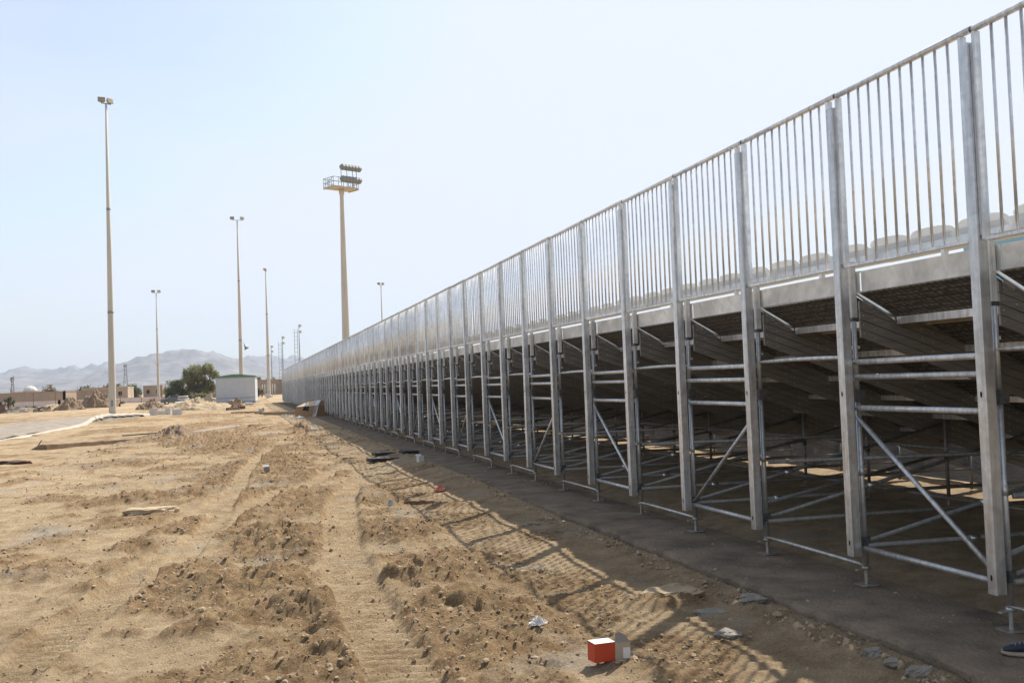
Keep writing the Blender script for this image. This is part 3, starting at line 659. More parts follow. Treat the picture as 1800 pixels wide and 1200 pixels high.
light_pole('tall light pole in front of the white cabin, carrying a horn loudspeaker', -5.38, 200, 34.9, .44, .12, 1.05, .1, 1.25)
light_pole('light pole nearest the far end of the stand, its lamps seen edge on', .58, 235, 28.9, .42, .12, .5, 1.2, 1.2)
light_pole('short looking light pole whose top shows above the railing, right of the floodlight mast', 26.35, 230, 24.9, .3, .1, .55, .1, 1.1)
# horn loudspeaker
m = MB(); P = []
for i in range(7):
    t = i/6; r = .10+.42*t**1.8; P.append([(.1+t*.95, r*math.cos(a)-.0, r*math.sin(a)*1.0) for a in np.linspace(0, 2*math.pi, 17)])
m.grid(P); m.bar((-.45, 0, .1), (.3, 0, .1), .06, .06)
hn = put('horn_loudspeaker', m.mesh('horn_loudspeaker', 'lamp_housing'), None, (-4.75, 199.6, 10.7), (0, R(58), R(-20)))
tag(hn, 'grey horn loudspeaker fixed to the pole in front of the white cabin', 'loudspeaker')
# big floodlight mast
t = thing('floodlight_mast', 'thick pale floodlight mast with a railed lamp platform rising behind the stand', 'floodlight mast', (7.95, 130, -.05))
m = MB(); m.ring([(.60, -.2), (.55, 3), (.42, 15), (.24, 26.6), (.26, 26.7), (.34, 26.9), (.34, 27.6)], 14, 0)
put('shaft', m.mesh('shaft', 'pole'), t)
pm = MB(); RZ = -.50
pm.box(-1.9, 2.0, -1.0, 1.3, 27.55, 27.72, 0)
for s_ in (-1.9, 2.0): pm.bar((s_, -1.0, 27.5), (s_, 1.3, 27.5), .1, .1)
pl = put('platform', pm.mesh('platform', 'platform'), t, (0, 0, 0), (0, 0, -RZ))
rm = MB()
cs = [(-1.9, -1.0), (2.0, -1.0), (2.0, 1.3), (-1.9, 1.3)]
for i in range(4):
    a, b = cs[i], cs[(i+1) % 4]
    for z in (28.25, 28.85): rm.bar((*a, z), (*b, z), .05, .05)
    n = 5
    for j in range(n): q = j/n; rm.bar((a[0]+(b[0]-a[0])*q, a[1]+(b[1]-a[1])*q, 27.7), (a[0]+(b[0]-a[0])*q, a[1]+(b[1]-a[1])*q, 28.9), .045, .045)
rm.bar((-1.9, -1.0, 27.75), (-1.9, 1.3, 28.85), .04, .04); rm.bar((-1.9, 1.3, 27.75), (-1.9, -1.0, 28.85), .04, .04)
put('guard_rail', rm.mesh('guard_rail', 'thin_steel'), t, (0, 0, 0), (0, 0, -RZ))
fm = MB()
for x in (-.4, .5, 1.4, 2.0): fm.bar((x, -.6, 27.7), (x, -.6, 30.6), .06, .06)
for z in (28.55, 30.0): fm.bar((-.5, -.6, z), (2.1, -.6, z), .07, .07)
put('lamp_frame', fm.mesh('lamp_frame', 'thin_steel'), t, (0, 0, 0), (0, 0, -RZ))
m = MB()
m.ring([(.40, 0), (.42, .12), (.38, .42), (.2, .62)], 12, 0); m.ring([(.38, -.01), (.32, .0)], 12, 1)
fl = m.mesh('floodlight', ['lamp_housing', 'lamp_glass'])
for z in (28.6, 30.15):
    for i in range(6):
        x = -.35+i*.5; c, s_ = math.cos(-RZ), math.sin(-RZ)
        put('floodlight', fl, t, (x*c-(-.75)*s_, x*s_+(-.75)*c, z), (R(62), 0, -RZ))
# slim lamp posts and ladder masts beyond the end of the stand
def slim_lamp(label, x, y, h):
    t = thing('lamp_post', label, 'lamp post', (x, y, -.1), 0, 'slim lamp posts beyond the stand')
    m = MB(); m.ring([(.22, 0), (.12, h)], 8, 0); put('shaft', m.mesh('shaft', 'thin_steel'), t)
    hm = flood_head(1.5)
    for z in (h-.1, h-1.9): put('lamp_head', hm, t, (.35, 0, z+.3), (R(-25), 0, R(40)))
slim_lamp('lowest of the three slim lamp posts beyond the stand, leftmost, beside the light pole', 5.3, 380, 17.4)
slim_lamp('middle slim lamp post with two stacked lamps, just left of the end of the railing', 7.5, 330, 18.2)
slim_lamp('tallest looking slim lamp post with two stacked lamps, right one of three', 11.25, 300, 20.1)
def ladder_mast(label, x, y, h, w):
    t = tag(put('lattice_mast', None, None, (x, y, -.1)), label, 'lattice mast', 'ladder like lattice masts')
    m = MB(); c = [(-w, -w), (w, -w), (w, w), (-w, w)]
    for a in c: m.bar((*a, 0), (*a, h), .09, .09)
    put('upright_frame', m.mesh('upright_frame', 'thin_steel'), t)
    m = MB(); z = 1.0
    for i in range(4): m.bar((*c[i], 0), (*c[(i+1) % 4], 0), .06, .06)
    rg_ = m.mesh('rung', 'thin_steel')
    while z < h: put('rung', rg_, t, (0, 0, z)); z += 1.15
ladder_mast('ladder like lattice mast beside the middle slim lamp post', 6.75, 332, 17.0, .42)
ladder_mast('taller ladder like lattice mast beside the right slim lamp post', 10.35, 301, 19.3, .45)
# distant telecom towers
def telecom(label, x, y, h, red):
    t = thing('telecom_tower', label, 'telecom tower', (x, y, -.1))
    m = MB(); w0, w1 = h*.07, h*.025
    for sx, sy_ in ((-1, -1), (1, -1), (1, 1), (-1, 1)): m.bar((sx*w0, sy_*w0, 0), (sx*w1, sy_*w1, h), .25, .25, 0)
    for i in range(8):
        a, b = i/8, (i+1)/8; wa, wb = w0+(w1-w0)*a, w0+(w1-w0)*b
        m.bar((-wa, -wa, a*h), (wb, -wb, b*h), .18, .18, i % 2); m.bar((wa, -wa, a*h), (-wb, -wb, b*h), .18, .18, i % 2)
    put('lattice', m.mesh('lattice', ['thin_steel', 'rust']), t)
    m = MB(); m.box(-.9, -.4, -.9, .9, h-2.5, h, 0); m.box(.4, .9, -.9, .9, h-2.0, h+.6, 0); m.bar((-w1*3, 0, h-1), (w1*3, 0, h-1), .3, .3)
    put('antenna', m.mesh('antenna', 'thin_steel'), t)
telecom('small distant telecom tower left of the white dome', -127.4, 600, 13.5, 0)
telecom('taller distant telecom tower right of the nearest light pole', -79.8, 700, 21.5, 1)

# ------------------------------------------------------------------ walls, houses, cabin
def wall_run(name, label, pts, h, th, matn, cat='wall', cap=.12, pil=None):
    t = thing(name, label, cat, (pts[0][0], pts[0][1], -.1)); bx, by = pts[0]
    m = MB(); c = MB(); p_ = MB()
    for (x0, y0), (x1, y1) in zip(pts[:-1], pts[1:]):
        m.bar((x0-bx, y0-by, h/2), (x1-bx, y1-by, h/2), th, h); c.bar((x0-bx, y0-by, h+cap/2), (x1-bx, y1-by, h+cap/2), th+.14, cap)
        L = math.hypot(x1-x0, y1-y0); n = max(1, int(L/(pil or 6)))
        for i in range(n+1): q = i/n; p_.box(x0-bx+(x1-x0)*q-.25, x0-bx+(x1-x0)*q+.25, y0-by+(y1-y0)*q-.25, y0-by+(y1-y0)*q+.25, 0, h+cap+.1)
    put('panel', m.mesh('panel', matn), t); put('coping', c.mesh('coping', matn), t); put('pillar', p_.mesh('pillar', matn), t)['kind'] = 'stuff'
    return t
wall_run('boundary_wall', 'low pale pinkish wall in front of the brown compounds, far left', [(-92, 205), (-52, 219), (-41.6, 222), (-32, 226), (-21.5, 232)], 1.05, .25, 'wall_pale', pil=9)
wall_run('compound_wall', 'long brown compound wall at the far left edge, below the white dome', [(-110, 236), (-57, 240), (-44, 243), (-42.5, 250)], 3.0, .3, 'wall_brown')
wall_run('compound_wall', 'brown compound wall in the middle distance between the far left wall and the nearest light pole', [(-49, 262), (-36.5, 262)], 3.1, .3, 'wall_brown')
def house(name, label, x0, x1, y0, y1, h, matn, rz=0, win=3, par=.35):
    t = thing(name, label, 'house', ((x0+x1)/2, (y0+y1)/2, -.1)); a, b = (x1-x0)/2, (y1-y0)/2
    m = MB(); m.box(-a, a, -b, b, 0, h); put('wall', m.mesh('wall', matn), t)
    m = MB()
    for q in ((-a-.05, a+.05, -b-.05, -b+.2), (-a-.05, a+.05, b-.2, b+.05), (-a-.05, -a+.2, -b+.2, b-.2), (a-.2, a+.05, -b+.2, b-.2)): m.box(q[0], q[1], q[2], q[3], h+.002, h+par)
    put('roof', m.mesh('roof', matn), t)
    for i in range(win):
        m = MB(); x = -a+(i+.5)*2*a/win; m.box(x-.45, x+.45, -b-.03, -b+.02, h*.45, h*.75); put('window', m.mesh('window', 'glass'), t)
    return t
house('flat_house', 'flat roofed tan house just left of the nearest light pole, low against the mountains', -46.5, -35, 285, 300, 3.6, 'wall_tan')
house('flat_house', 'small pinkish flat house between the dark tree and the slim distant pole', -35.2, -29.5, 330, 342, 4.0, 'wall_brown', win=2)
house('flat_house', 'long brown flat roofed house beyond the cabin, left of the end of the stand', -2.2, 9.0, 332, 345, 4.6, 'wall_brown', win=0)
wall_run('compound_wall', 'reddish brown wall partly hidden behind the leafy tree', [(-21, 300), (-8, 300)], 3.4, .3, 'wall_brown')
# domed house
t = thing('domed_building', 'building with a white dome behind the far left wall', 'building', (-99.6, 500, -.1))
m = MB(); m.box(-7, 7, -5, 5, 0, 4.7); put('wall', m.mesh('wall', 'wall_tan'), t)
m = MB(); m.ring([(3.1, 4.7), (3.05, 5.3), (2.7, 6.0), (2.0, 6.7), (1.1, 7.15), (.2, 7.35)], 20); put('dome', m.mesh('dome', 'white_paint'), t)
# white cabin
t = thing('site_cabin', 'pale grey white site cabin with a green roof edge beside the leafy tree', 'cabin', (-6.15, 150, -.05), R(-4))
m = MB(); m.box(-2.75, 2.75, 0, 6, .25, 3.75); put('wall', m.mesh('wall', 'cabin'), t)
m = MB(); m.extr_y([(-2.9, 3.75), (2.9, 3.75), (2.9, 3.92), (.4, 4.22), (-.4, 4.22), (-2.9, 3.92)], -.12, 6.1); put('roof', m.mesh('roof', 'green'), t)
m = MB(); m.box(-2.78, 2.78, -.03, 6.03, .0, .25); m.box(-2.78, 2.78, -.03, 0.0, .75, .82); put('base', m.mesh('base', 'cabin_dark'), t)
m = MB()
for x in (-2.75, -1.37, 0, 1.37, 2.72): m.box(x, x+.04, -.02, 0, .25, 3.75)
put('panel_joint', m.mesh('panel_joint', 'cabin'), t)
# water tank hut
t = thing('water_tank', 'white domed water tank on a hut between the leafy tree and the cabin', 'water tank', (-11.9, 200, -.1))
m = MB(); m.box(-1.0, 1.0, -1, 1, 0, 2.4); put('hut', m.mesh('hut', 'wall_pale'), t)
m = MB(); m.ring([(.85, 2.4), (.9, 2.6), (.9, 3.6), (.6, 4.0), (.15, 4.2)], 14); put('tank', m.mesh('tank', 'white_paint'), t)
# long wire fence
t = thing('wire_fence', 'thin wire fence on tall dark posts crossing the far left ground', 'fence', (-48, 200, -.1))
for i in range(9):
    m = MB(); m.ring([(.045, 0), (.04, 3.5)], 6); m.bar((0, 0, 3.4), (.0, -.3, 3.75), .04, .04); put('fence_post', m.mesh('fence_post', 'rust'), t, (i*3.7-2, i*.6, 0))
m = MB()
for z in (.4, 1.2, 2.0, 2.8, 3.4): m.bar((-2, 0, z), (27.6, 4.8, z), .012, .012)
put('wire', m.mesh('wire', 'thin_steel'), t)
# row of pale posts by stand end
for i in range(6):
    m = MB(); m.ring([(.09, 0), (.09, 3.1)], 8)
    lab = ['leftmost', 'second from left', 'third from left', 'third from right', 'second from right', 'rightmost'][i]
    tag(put('pale_post', m.mesh('pale_post', 'white_paint'), None, (-.4+i*.62, 262, -.1)), lab + ' of the short pale posts beyond the end of the stand', 'post', 'short pale posts beyond the stand end')
# blue building on the other side
t = thing('blue_building', 'pale blue building glimpsed between the fascia and the bench at the right', 'building', (55, 30, -.1))
m = MB(); m.box(0, 14, -25, 42, 0, 12.4, 1); put('wall', m.mesh('wall', ['blue', 'blue_dark']), t)
m = MB(); m.box(-.08, 0, 42-14, 42, 0, 12.0, 0); put('pale_panel', m.mesh('pale_panel', ['blue', 'blue_dark']), t)
m = MB(); m.box(-.2, 14.2, -25.2, 42.2, 12.4, 12.7, 0); put('roof', m.mesh('roof', ['blue']), t)

# ------------------------------------------------------------------ trees and scrub
def crown_mesh(name, blobs, n, leaf, matn, seed):
    rg = np.random.default_rng(seed); V = []
    w = np.array([b[3]*b[4]*b[5] for b in blobs])**.75; w /= w.sum()
    for b, q in zip(blobs, w):
        k = int(n*q)
        # clumps inside each blob
        nc = max(4, k//45); cc = rg.normal(size=(nc, 3)); cc /= np.linalg.norm(cc, axis=1)[:, None]; cc *= rg.uniform(.45, 1.0, (nc, 1))**.6
        ci = rg.integers(0, nc, k); p = cc[ci] + rg.normal(size=(k, 3))*.22
        V.append(p*np.array(b[3:6]) + np.array(b[:3]))
    P = np.concatenate(V); k = len(P)
    a = rg.normal(size=(k, 3)); a /= np.linalg.norm(a, axis=1)[:, None]
    b_ = np.cross(a, rg.normal(size=(k, 3))); b_ /= np.linalg.norm(b_, axis=1)[:, None]
    s = rg.uniform(.5, 1.3, (k, 1))*leaf
    Q = np.stack([P-a*s, P-b_*s*.55, P+a*s, P+b_*s*.55], 1).reshape(-1, 3)
    F = np.arange(k*4).reshape(k, 4)
    return np_mesh(name, Q, F, [matn])
def trunk_mesh(limbs):
    m = MB()
    for pts, r0, r1 in limbs:
        n = len(pts); m.path(pts, [r0+(r1-r0)*i/(n-1) for i in range(n)], 7)
    return m.mesh('trunk', 'bark')
t = thing('leafy_tree', 'large multi crowned dusty green tree left of the white cabin', 'tree', (-14, 190, -.1))
put('trunk', trunk_mesh([([(1.6, 0, 0), (1.7, 0, 1.3), (1.1, 0, 3.0), (.6, .2, 5.0)], .32, .08), ([(1.6, 0, 0), (2.1, .2, 1.5), (2.9, .2, 3.2), (3.2, 0, 5.2)], .26, .07),
    ([(1.65, 0, .8), (.8, -.2, 2.2), (-.8, 0, 3.3)], .18, .05), ([(-3.3, 0, 0), (-3.2, 0, 2.5)], .15, .06), ([(2.5, 0, 2.0), (3.7, 0, 3.4)], .12, .04)]), t)
put('crown', crown_mesh('crown', [(.9, 0, 5.4, 1.5, 1.6, 1.25), (2.9, 0, 5.9, 1.0, 1.2, 1.05), (3.9, 0, 4.9, .8, 1.0, .8), (-.5, 0, 4.3, 1.2, 1.4, 1.1), (1.3, .5, 3.5, 1.3, 1.2, 1.1),
    (-1.2, 0, 5.6, .55, .8, .5), (2.9, 0, 3.2, .9, 1.0, .9), (-2.2, 0, 3.4, .9, 1.0, .9), (1.9, 0, 2.0, 1.4, 1.1, .9), (.2, .4, 2.6, 1.2, 1.1, .9), (3.6, .2, 2.3, .7, .8, .7)], 17000, .14, 'leaf', 3), t)
put('crown', crown_mesh('crown', [(-3.6, -.3, 2.5, 1.35, 1.4, 1.35), (-4.1, 0, 1.4, 1.0, 1.2, 1.0), (-2.4, 0, 1.6, 1.4, 1.3, 1.2), (-2.9, 0, 3.4, .9, 1, .8), (-1.2, .3, 1.2, 1.2, 1.2, .8)], 7500, .15, 'leaf_dark', 4), t)
def bush(name, label, x, y, rx, h, matn, seed, n=1600, leaf=.22, cat='bush', blobs=None, group=None):
    t = thing(name, label, cat, (x, y, -.1), 0, group)
    put('trunk', trunk_mesh([([(0, 0, 0), (.1, 0, h*.4), (-.1, .1, h*.7)], .06*h, .02*h), ([(0, 0, 0), (.3*rx, 0, h*.6)], .04*h, .015*h)]), t)
    rg = random.Random(seed)
    bl = blobs or [(rg.uniform(-.55, .55)*rx, 0, h*rg.uniform(.4, .68), rx*rg.uniform(.35, .55), rx*.45, h*rg.uniform(.24, .34)) for _ in range(5)]
    put('crown', crown_mesh('crown', bl, n, leaf, matn, seed), t)
bush('dark_tree', 'dark round tree between the nearest light pole and the slim distant pole', -36.5, 320, 2.9, 5.3, 'leaf_dark', 21, 3200, .25, 'tree')
bush('garden_tree', 'pale dry tree above the far left wall, right of the white dome', -57.3, 300, 2.9, 5.2, 'scrub', 22, 2200, .25, 'tree')
bush('garden_tree', 'low green treetop above the wall left of the nearest light pole', -48.3, 303, 2.6, 5.0, 'leaf_dark', 23, 2200, .25, 'tree')
bush('garden_tree', 'small green tree standing over the tan flat house', -42.5, 306, 1.7, 5.4, 'leaf', 25, 1500, .25, 'tree')
bush('garden_tree', 'left of two dark trees behind the cabin roof edge', -.6, 352, 1.9, 6.9, 'leaf_dark', 26, 2200, .25, 'tree')
bush('garden_tree', 'right of two dark trees behind the cabin, nearer the stand end', 4.4, 352, 1.9, 6.0, 'leaf_dark', 27, 2000, .25, 'tree')
bush('scrub_bush', 'grey green bush at the foot of the brown house beyond the cabin', -.7, 255, 1.9, 2.4, 'scrub', 28, 1500, .18)
bush('scrub_bush', 'low bush at the foot of the slim distant light pole', -28.0, 268, 1.7, 1.3, 'scrub', 29, 900, .16)
bush('scrub_bush', 'bush at the far left edge below the brown wall', -47.6, 205, 1.0, 2.6, 'leaf_dark', 30, 900, .16)
bush('scrub_bush', 'low yellow green weeds right of the nearest light pole', -27.5, 205, 1.8, .7, 'leaf', 31, 900, .14)
bush('scrub_bush', 'round bush in front of the flat wall between the two left compounds', -44.5, 250, 1.8, 3.0, 'leaf_dark', 33, 1400, .2)
bush('scrub_bush', 'bush in front of the leafy tree by the parked car', -11.8, 172, 1.5, 1.9, 'leaf', 34, 1300, .15)
t = thing('palm_tree', 'small date palm just right of the nearest light pole', 'palm tree', (-39.0, 300, -.1))
m = MB(); m.path([(0, 0, 0), (.1, 0, 2.4), (0, 0, 4.6)], [.22, .18, .16], 8); put('trunk', m.mesh('trunk', 'bark'), t)
m = MB()
for i in range(22):
    a = i*2.4; e = random.uniform(-.2, 1.0); L = 1.9; P = []
    for j in range(6):
        q = j/5; rr = L*q*math.cos(e*.6); P.append(Vector((rr*math.cos(a), rr*math.sin(a), 4.6+L*q*math.sin(e)-1.1*q*q)))
    for j in range(5):
        d = Vector((-math.sin(a), math.cos(a), 0)); w0, w1 = .2*math.sin(math.pi*(j/5*.8+.15)), .2*math.sin(math.pi*((j+1)/5*.8+.15))
        m.quad([P[j]-d*w0-Vector((0, 0, w0*.5)), P[j], P[j+1], P[j+1]-d*w1-Vector((0, 0, w1*.5))]); m.quad([P[j], P[j]+d*w0-Vector((0, 0, w0*.5)), P[j+1]+d*w1-Vector((0, 0, w1*.5)), P[j+1]])
put('crown', m.mesh('crown', 'leaf_dark'), t)

# ------------------------------------------------------------------ vehicle below the tree
t = thing('parked_car', 'dusty dark car parked below the leafy tree', 'car', (-15.6, 168, -.08), R(8))
m = MB()
def loft(secs, mi=0): m.grid(secs, mi, True)
prof = [(-2.2, .35), (-2.25, .7), (-2.1, .95), (-1.3, 1.0), (-.75, 1.42), (.6, 1.47), (1.25, 1.05), (2.05, .98), (2.2, .7), (2.15, .35)]
P = []
for w in (-.82, -.84, -.7, 0, .7, .84, .82):
    P.append([(x*(1-.02*abs(w)), w*(.86 if z > 1.2 else 1), (.3 if abs(w) == .82 and False else z)) for x, z in prof])
m.grid(P, 0, False); m.quad([(x, -.82*(.86 if z > 1.2 else 1), z) for x, z in prof]); m.quad([(x, .82*(.86 if z > 1.2 else 1), z) for x, z in prof][::-1])
put('body', m.mesh('body', 'car_paint'), t)
for s_ in (-1, 1):
    m = MB(); m.quad([(-1.05, s_*.80, 1.03), (-.72, s_*.74, 1.36), (.55, s_*.74, 1.40), (1.05, s_*.80, 1.05)]); put('side_window', m.mesh('side_window', 'glass'), t)
    for x in (-1.35, 1.4):
        m = MB(); m.tube((x, s_*.72, .32), (x, s_*.88, .32), .32, 16); w = put('wheel', m.mesh('wheel', 'black_rubber'), t)
        m = MB(); m.tube((x, s_*.86, .32), (x, s_*.895, .32), .19, 12); put('rim', m.mesh('rim', 'bright'), w)

# ------------------------------------------------------------------ soil heaps, debris and litter
def heap(name, label, x, y, rx, ry, h, seed, matn='heap', cat='dirt pile', nn=70, sharp=1.3, rz=0):
    t = np.linspace(-1, 1, nn); A, B = np.meshgrid(t, t); r = np.sqrt(A*A+B*B)
    w = fbm(A*1.5+seed, B*1.5, 3, seed)*.25
    prof = np.clip(1-(r+w), 0, 1)**(1/sharp)
    Z = h*prof*(1+.35*fbm(A*3+seed, B*3, 4, seed+5)) + .14*h*fbm(A*14, B*14, 3, seed+9)*np.sqrt(prof)
    c, s_ = math.cos(rz), math.sin(rz)
    X, Y = A*rx*c-B*ry*s_, A*rx*s_+B*ry*c
    gzv, _ = ground(X+x, Y+y)
    V = np.stack([X.ravel(), Y.ravel(), (Z+gzv-.03).ravel()-0], 1); V[:, 2] = np.where((prof <= 0.001).ravel(), V[:, 2]-.15, V[:, 2])
    i = np.arange(nn*nn).reshape(nn, nn); F = np.stack([i[:-1, :-1].ravel(), i[:-1, 1:].ravel(), i[1:, 1:].ravel(), i[1:, :-1].ravel()], 1)
    return tag(put(name, np_mesh(name, V, F, [matn], True), None, (x, y, 0)), label, cat)
heap('dirt_pile', 'smaller brown heap of soil left of the biggest heap, before the brown walls', -28.3, 150, 2.1, 2.5, 1.6, 3)
heap('dirt_pile', 'biggest dark heap of soil just left of the nearest light pole', -26.6, 165, 3.0, 3.0, 2.5, 4)
heap('dirt_pile', 'long tan heap of soil below the leafy tree, white rings lying on it', -9.9, 111, 4.0, 3.5, 1.15, 5, 'heap_tan', nn=90)
heap('dirt_pile', 'small pointed heap behind the white blocks', -15.6, 125, 1.7, 2, 1.25, 6)
heap('dirt_pile', 'small brown heap at the foot of the pole with the loudspeaker', -5.9, 120, 1.0, 1.2, 1.0, 8)
heap('dirt_pile', 'brown clod heap beside the shed debris, right of the long tan heap', -6.0, 106, .7, .8, .5, 10)
heap('dirt_pile', 'rough brown heap beside the long trench board in the left middle ground', -7.5, 42.2, .85, 1.4, .5, 12, nn=60)
heap('dirt_pile', 'dark crumbly lump at the edge of the path near the broken cardboard box', -2.62, 45.2, .42, .6, .34, 13, nn=40)
heap('dirt_pile', 'pale tan spoil bank behind the left heaps', -33.5, 172, 6.0, 3.0, .7, 14, 'heap_tan')
def rock(name, label, x, y, rx, ry, h, seed, matn='stone', cat='stone', rz=0, sink=.34, group=None, flat=.0):
    rg = np.random.default_rng(seed); m = MB(); n, k = 24, 15; P = []
    for i in range(k):
        ph = -math.pi/2+math.pi*i/(k-1); row = []
        for j in range(n):
            th = 2*math.pi*(j % n)/n; ce, se = math.cos(ph), math.sin(ph)
            ce2 = abs(ce)**.6; se2 = math.copysign(abs(se)**.8, se)
            u = 1+.28*float(pn(math.cos(th)*1.3*ce2+seed*3.1, math.sin(th)*1.3*ce2+se*1.1, seed))+.16*float(fbm(math.cos(th)*2.6*ce2+seed, math.sin(th)*2.6*ce2+se*2.4, 3, seed+1))
            row.append((rx*ce2*math.cos(th)*u, ry*ce2*math.sin(th)*u, h*.5*se2*u))
        P.append(row+[row[0]])
    m.grid(P, 0, h > .3)
    return tag(put(name, m.mesh(name, matn), None, (x, y, gz(x, y)+h*(.5-sink)), (random.uniform(-.08, .08), random.uniform(-.08, .08), rz)), label, cat, group)
rock('stone_slab', 'long tan flat slab leaning on the soil mound in the left foreground', -6.5, 16.85, .42, .15, .14, 3, 'stone_tan', rz=.35)
rock('round_stone', 'rounded pale topped stone at the edge of the shade, lower right', -1.55, 6.95, .115, .085, .075, 5, 'stone', rz=-.2)
rock('flat_stone', 'thin flat grey stone in the shade above the rounded stone', -1.32, 7.68, .16, .13, .035, 6, 'stone', rz=.4)
rock('dirt_block', 'large brown block of caked soil in the shade beside the flat grey stone', -1.42, 8.25, .27, .19, .13, 8, 'clod', 'soil block', rz=.1)
rock('rubble_stone', 'grey lump of rubble against the edge of the concrete strip, nearest the camera', -.93, 5.55, .09, .07, .085, 9, 'stone')
rock('rubble_stone', 'bluish rubble lump left of the nearest one along the concrete edge', -1.0, 5.95, .07, .06, .08, 10, 'stone')
rock('rubble_stone', 'cracked rubble piece against the concrete edge, right of the flat stones', -.9, 7.75, .11, .13, .07, 11, 'stone')
rock('rubble_stone', 'small rubble crumb between the two near lumps at the concrete edge', -.98, 5.75, .055, .05, .05, 12, 'stone')
rock('dark_clod', 'dark rounded clod by the railing shadow, right of the white cup', -2.28, 16.4, .26, .16, .16, 13, 'heap', 'clod')
rock('dark_clod', 'flat dark scrap of soil at the left edge of the picture', -11.6, 32.3, .42, .25, .16, 14, 'rust', 'clod')
rock('dark_clod', 'small dark clod in the open ground right of the trench heap', -4.6, 52, .25, .3, .22, 15, 'heap', 'clod')
rock('flat_stone', 'small pale flat stone in the left middle ground', -8.15, 25.9, .2, .12, .06, 16, 'stone_tan')
rock('small_stone', 'small stone at the front edge of the shade below the pink wrapper', -1.35, 13.0, .12, .09, .05, 17, 'stone')
rock('brick_piece', 'pale squared rubble block lying by the rough brown heap', -7.25, 40.3, .17, .32, .14, 18, 'stone_tan', 'rubble', rz=.5)

# orange and cream carton
zc = gz(-2.68, 6.42)-.005
t = thing('carton', 'open orange and cream carton with its grey flap up, bottom of the picture', 'carton', (-2.674, 6.4, zc-.006), R(8)); t.rotation_euler.y = R(1.5)
m = MB(); W_, D_, H_ = .155, .105, .125
m.quad([(-W_, 0, 0), (0, 0, 0), (0, 0, H_), (-W_, 0, H_)], 0)
m.quad([(-W_, 0, 0), (-W_, 0, H_), (-W_, D_, H_), (-W_, D_, 0)], 0); m.quad([(-W_, D_, 0), (-W_, D_, H_), (0, D_, H_), (0, D_, 0)], 0)
m.quad([(-W_, 0, H_), (0, 0, H_), (0, D_, H_+.004), (-W_, D_, H_+.004)], 1)
m.quad([(-W_, 0, 0), (-W_, D_, 0), (0, D_, 0), (0, 0, 0)], 0)
put('body', m.mesh('body', ['orange', 'white']), t)
m = MB(); m.prism([(0, .0), (.098, -.03), (.1, -.027), (.0, .004)], .0, H_-.006, 0)
m.prism([(.052, -.0165), (.098, -.0312), (.099, -.0305), (.052, -.0155)], .012, .085, 1)
put('side_flap', m.mesh('side_flap', ['cream', 'white']), t)
m = MB(); pts = [(0, H_-.006)]
pts += [(.0, H_+.058), (.02, H_+.066), (.045, H_+.056), (.07, H_+.035), (.088, H_+.012), (.095, H_-.006)]
o = len(m.v); m.v += [(x, -.03*x/.098-.0005, z) for x, z in pts] + [(x, -.03*x/.098+.0025, z) for x, z in pts]; n = len(pts)
m.face(range(o, o+n)); m.face([o+2*n-1-i for i in range(n)])
for i in range(n): j = (i+1) % n; m.face((o+i, o+n+i, o+n+j, o+j))
put('top_flap', m.mesh('top_flap', 'grey_card'), t)
# clear bag
def crumple(name, label, x, y, rx, ry, h, seed, matn, cat, rz=0):
    A, B = np.meshgrid(np.linspace(-1, 1, 22), np.linspace(-1, 1, 22)); r = np.sqrt(A*A+B*B)
    Z = h*(np.clip(1-r, 0, 1)**.5)*(.8+.9*fbm(A*2.5+seed, B*2.5, 3, seed)) + .01
    s_ = np.maximum(1e-6, r); k = np.where(r > 0, np.maximum(abs(A), abs(B))/s_, 1)
    X, Y = A*k*rx*(1+.2*pn(A*3, B*3, seed)), B*k*ry*(1+.25*pn(A*3+5, B*3, seed))
    i = np.arange(484).reshape(22, 22); F = np.stack([i[:-1, :-1].ravel(), i[:-1, 1:].ravel(), i[1:, 1:].ravel(), i[1:, :-1].ravel()], 1)
    return tag(put(name, np_mesh(name, np.stack([X.ravel(), Y.ravel(), Z.ravel()], 1), F, [matn]), None, (x, y, gz(x, y)+.005), (0, 0, rz)), label, cat)
crumple('plastic_bag', 'crumpled clear plastic bag on the sunlit soil left of the carton', -2.95, 7.3, .085, .06, .05, 4, 'plastic_film', 'plastic bag', .5)
crumple('wrapper', 'faded red wrapper at the edge of the shade', -1.62, 18.1, .11, .08, .07, 5, 'pink', 'wrapper')
crumple('paper_scrap', 'white paper scrap lying in front of the cardboard box', -1.6, 65.3, .35, .3, .12, 6, 'white', 'paper')
crumple('paper_scrap', 'white plastic scrap on the path near the stacked planks', -2.2, 71.0, .35, .3, .15, 7, 'plastic_film', 'plastic scrap')
crumple('paper_scrap', 'pale film scrap on the soil near the dark crumbly lump', -1.9, 47.5, .22, .3, .12, 8, 'plastic_film', 'plastic scrap')
def card(name, label, x, y, w, h, rx_, rz, matn, cat, th=.012):
    m = MB(); m.box(-w/2, w/2, -th/2, th/2, 0, h); return tag(put(name, m.mesh(name, matn), None, (x, y, gz(x, y)-.01), (rx_, 0, rz)), label, cat)
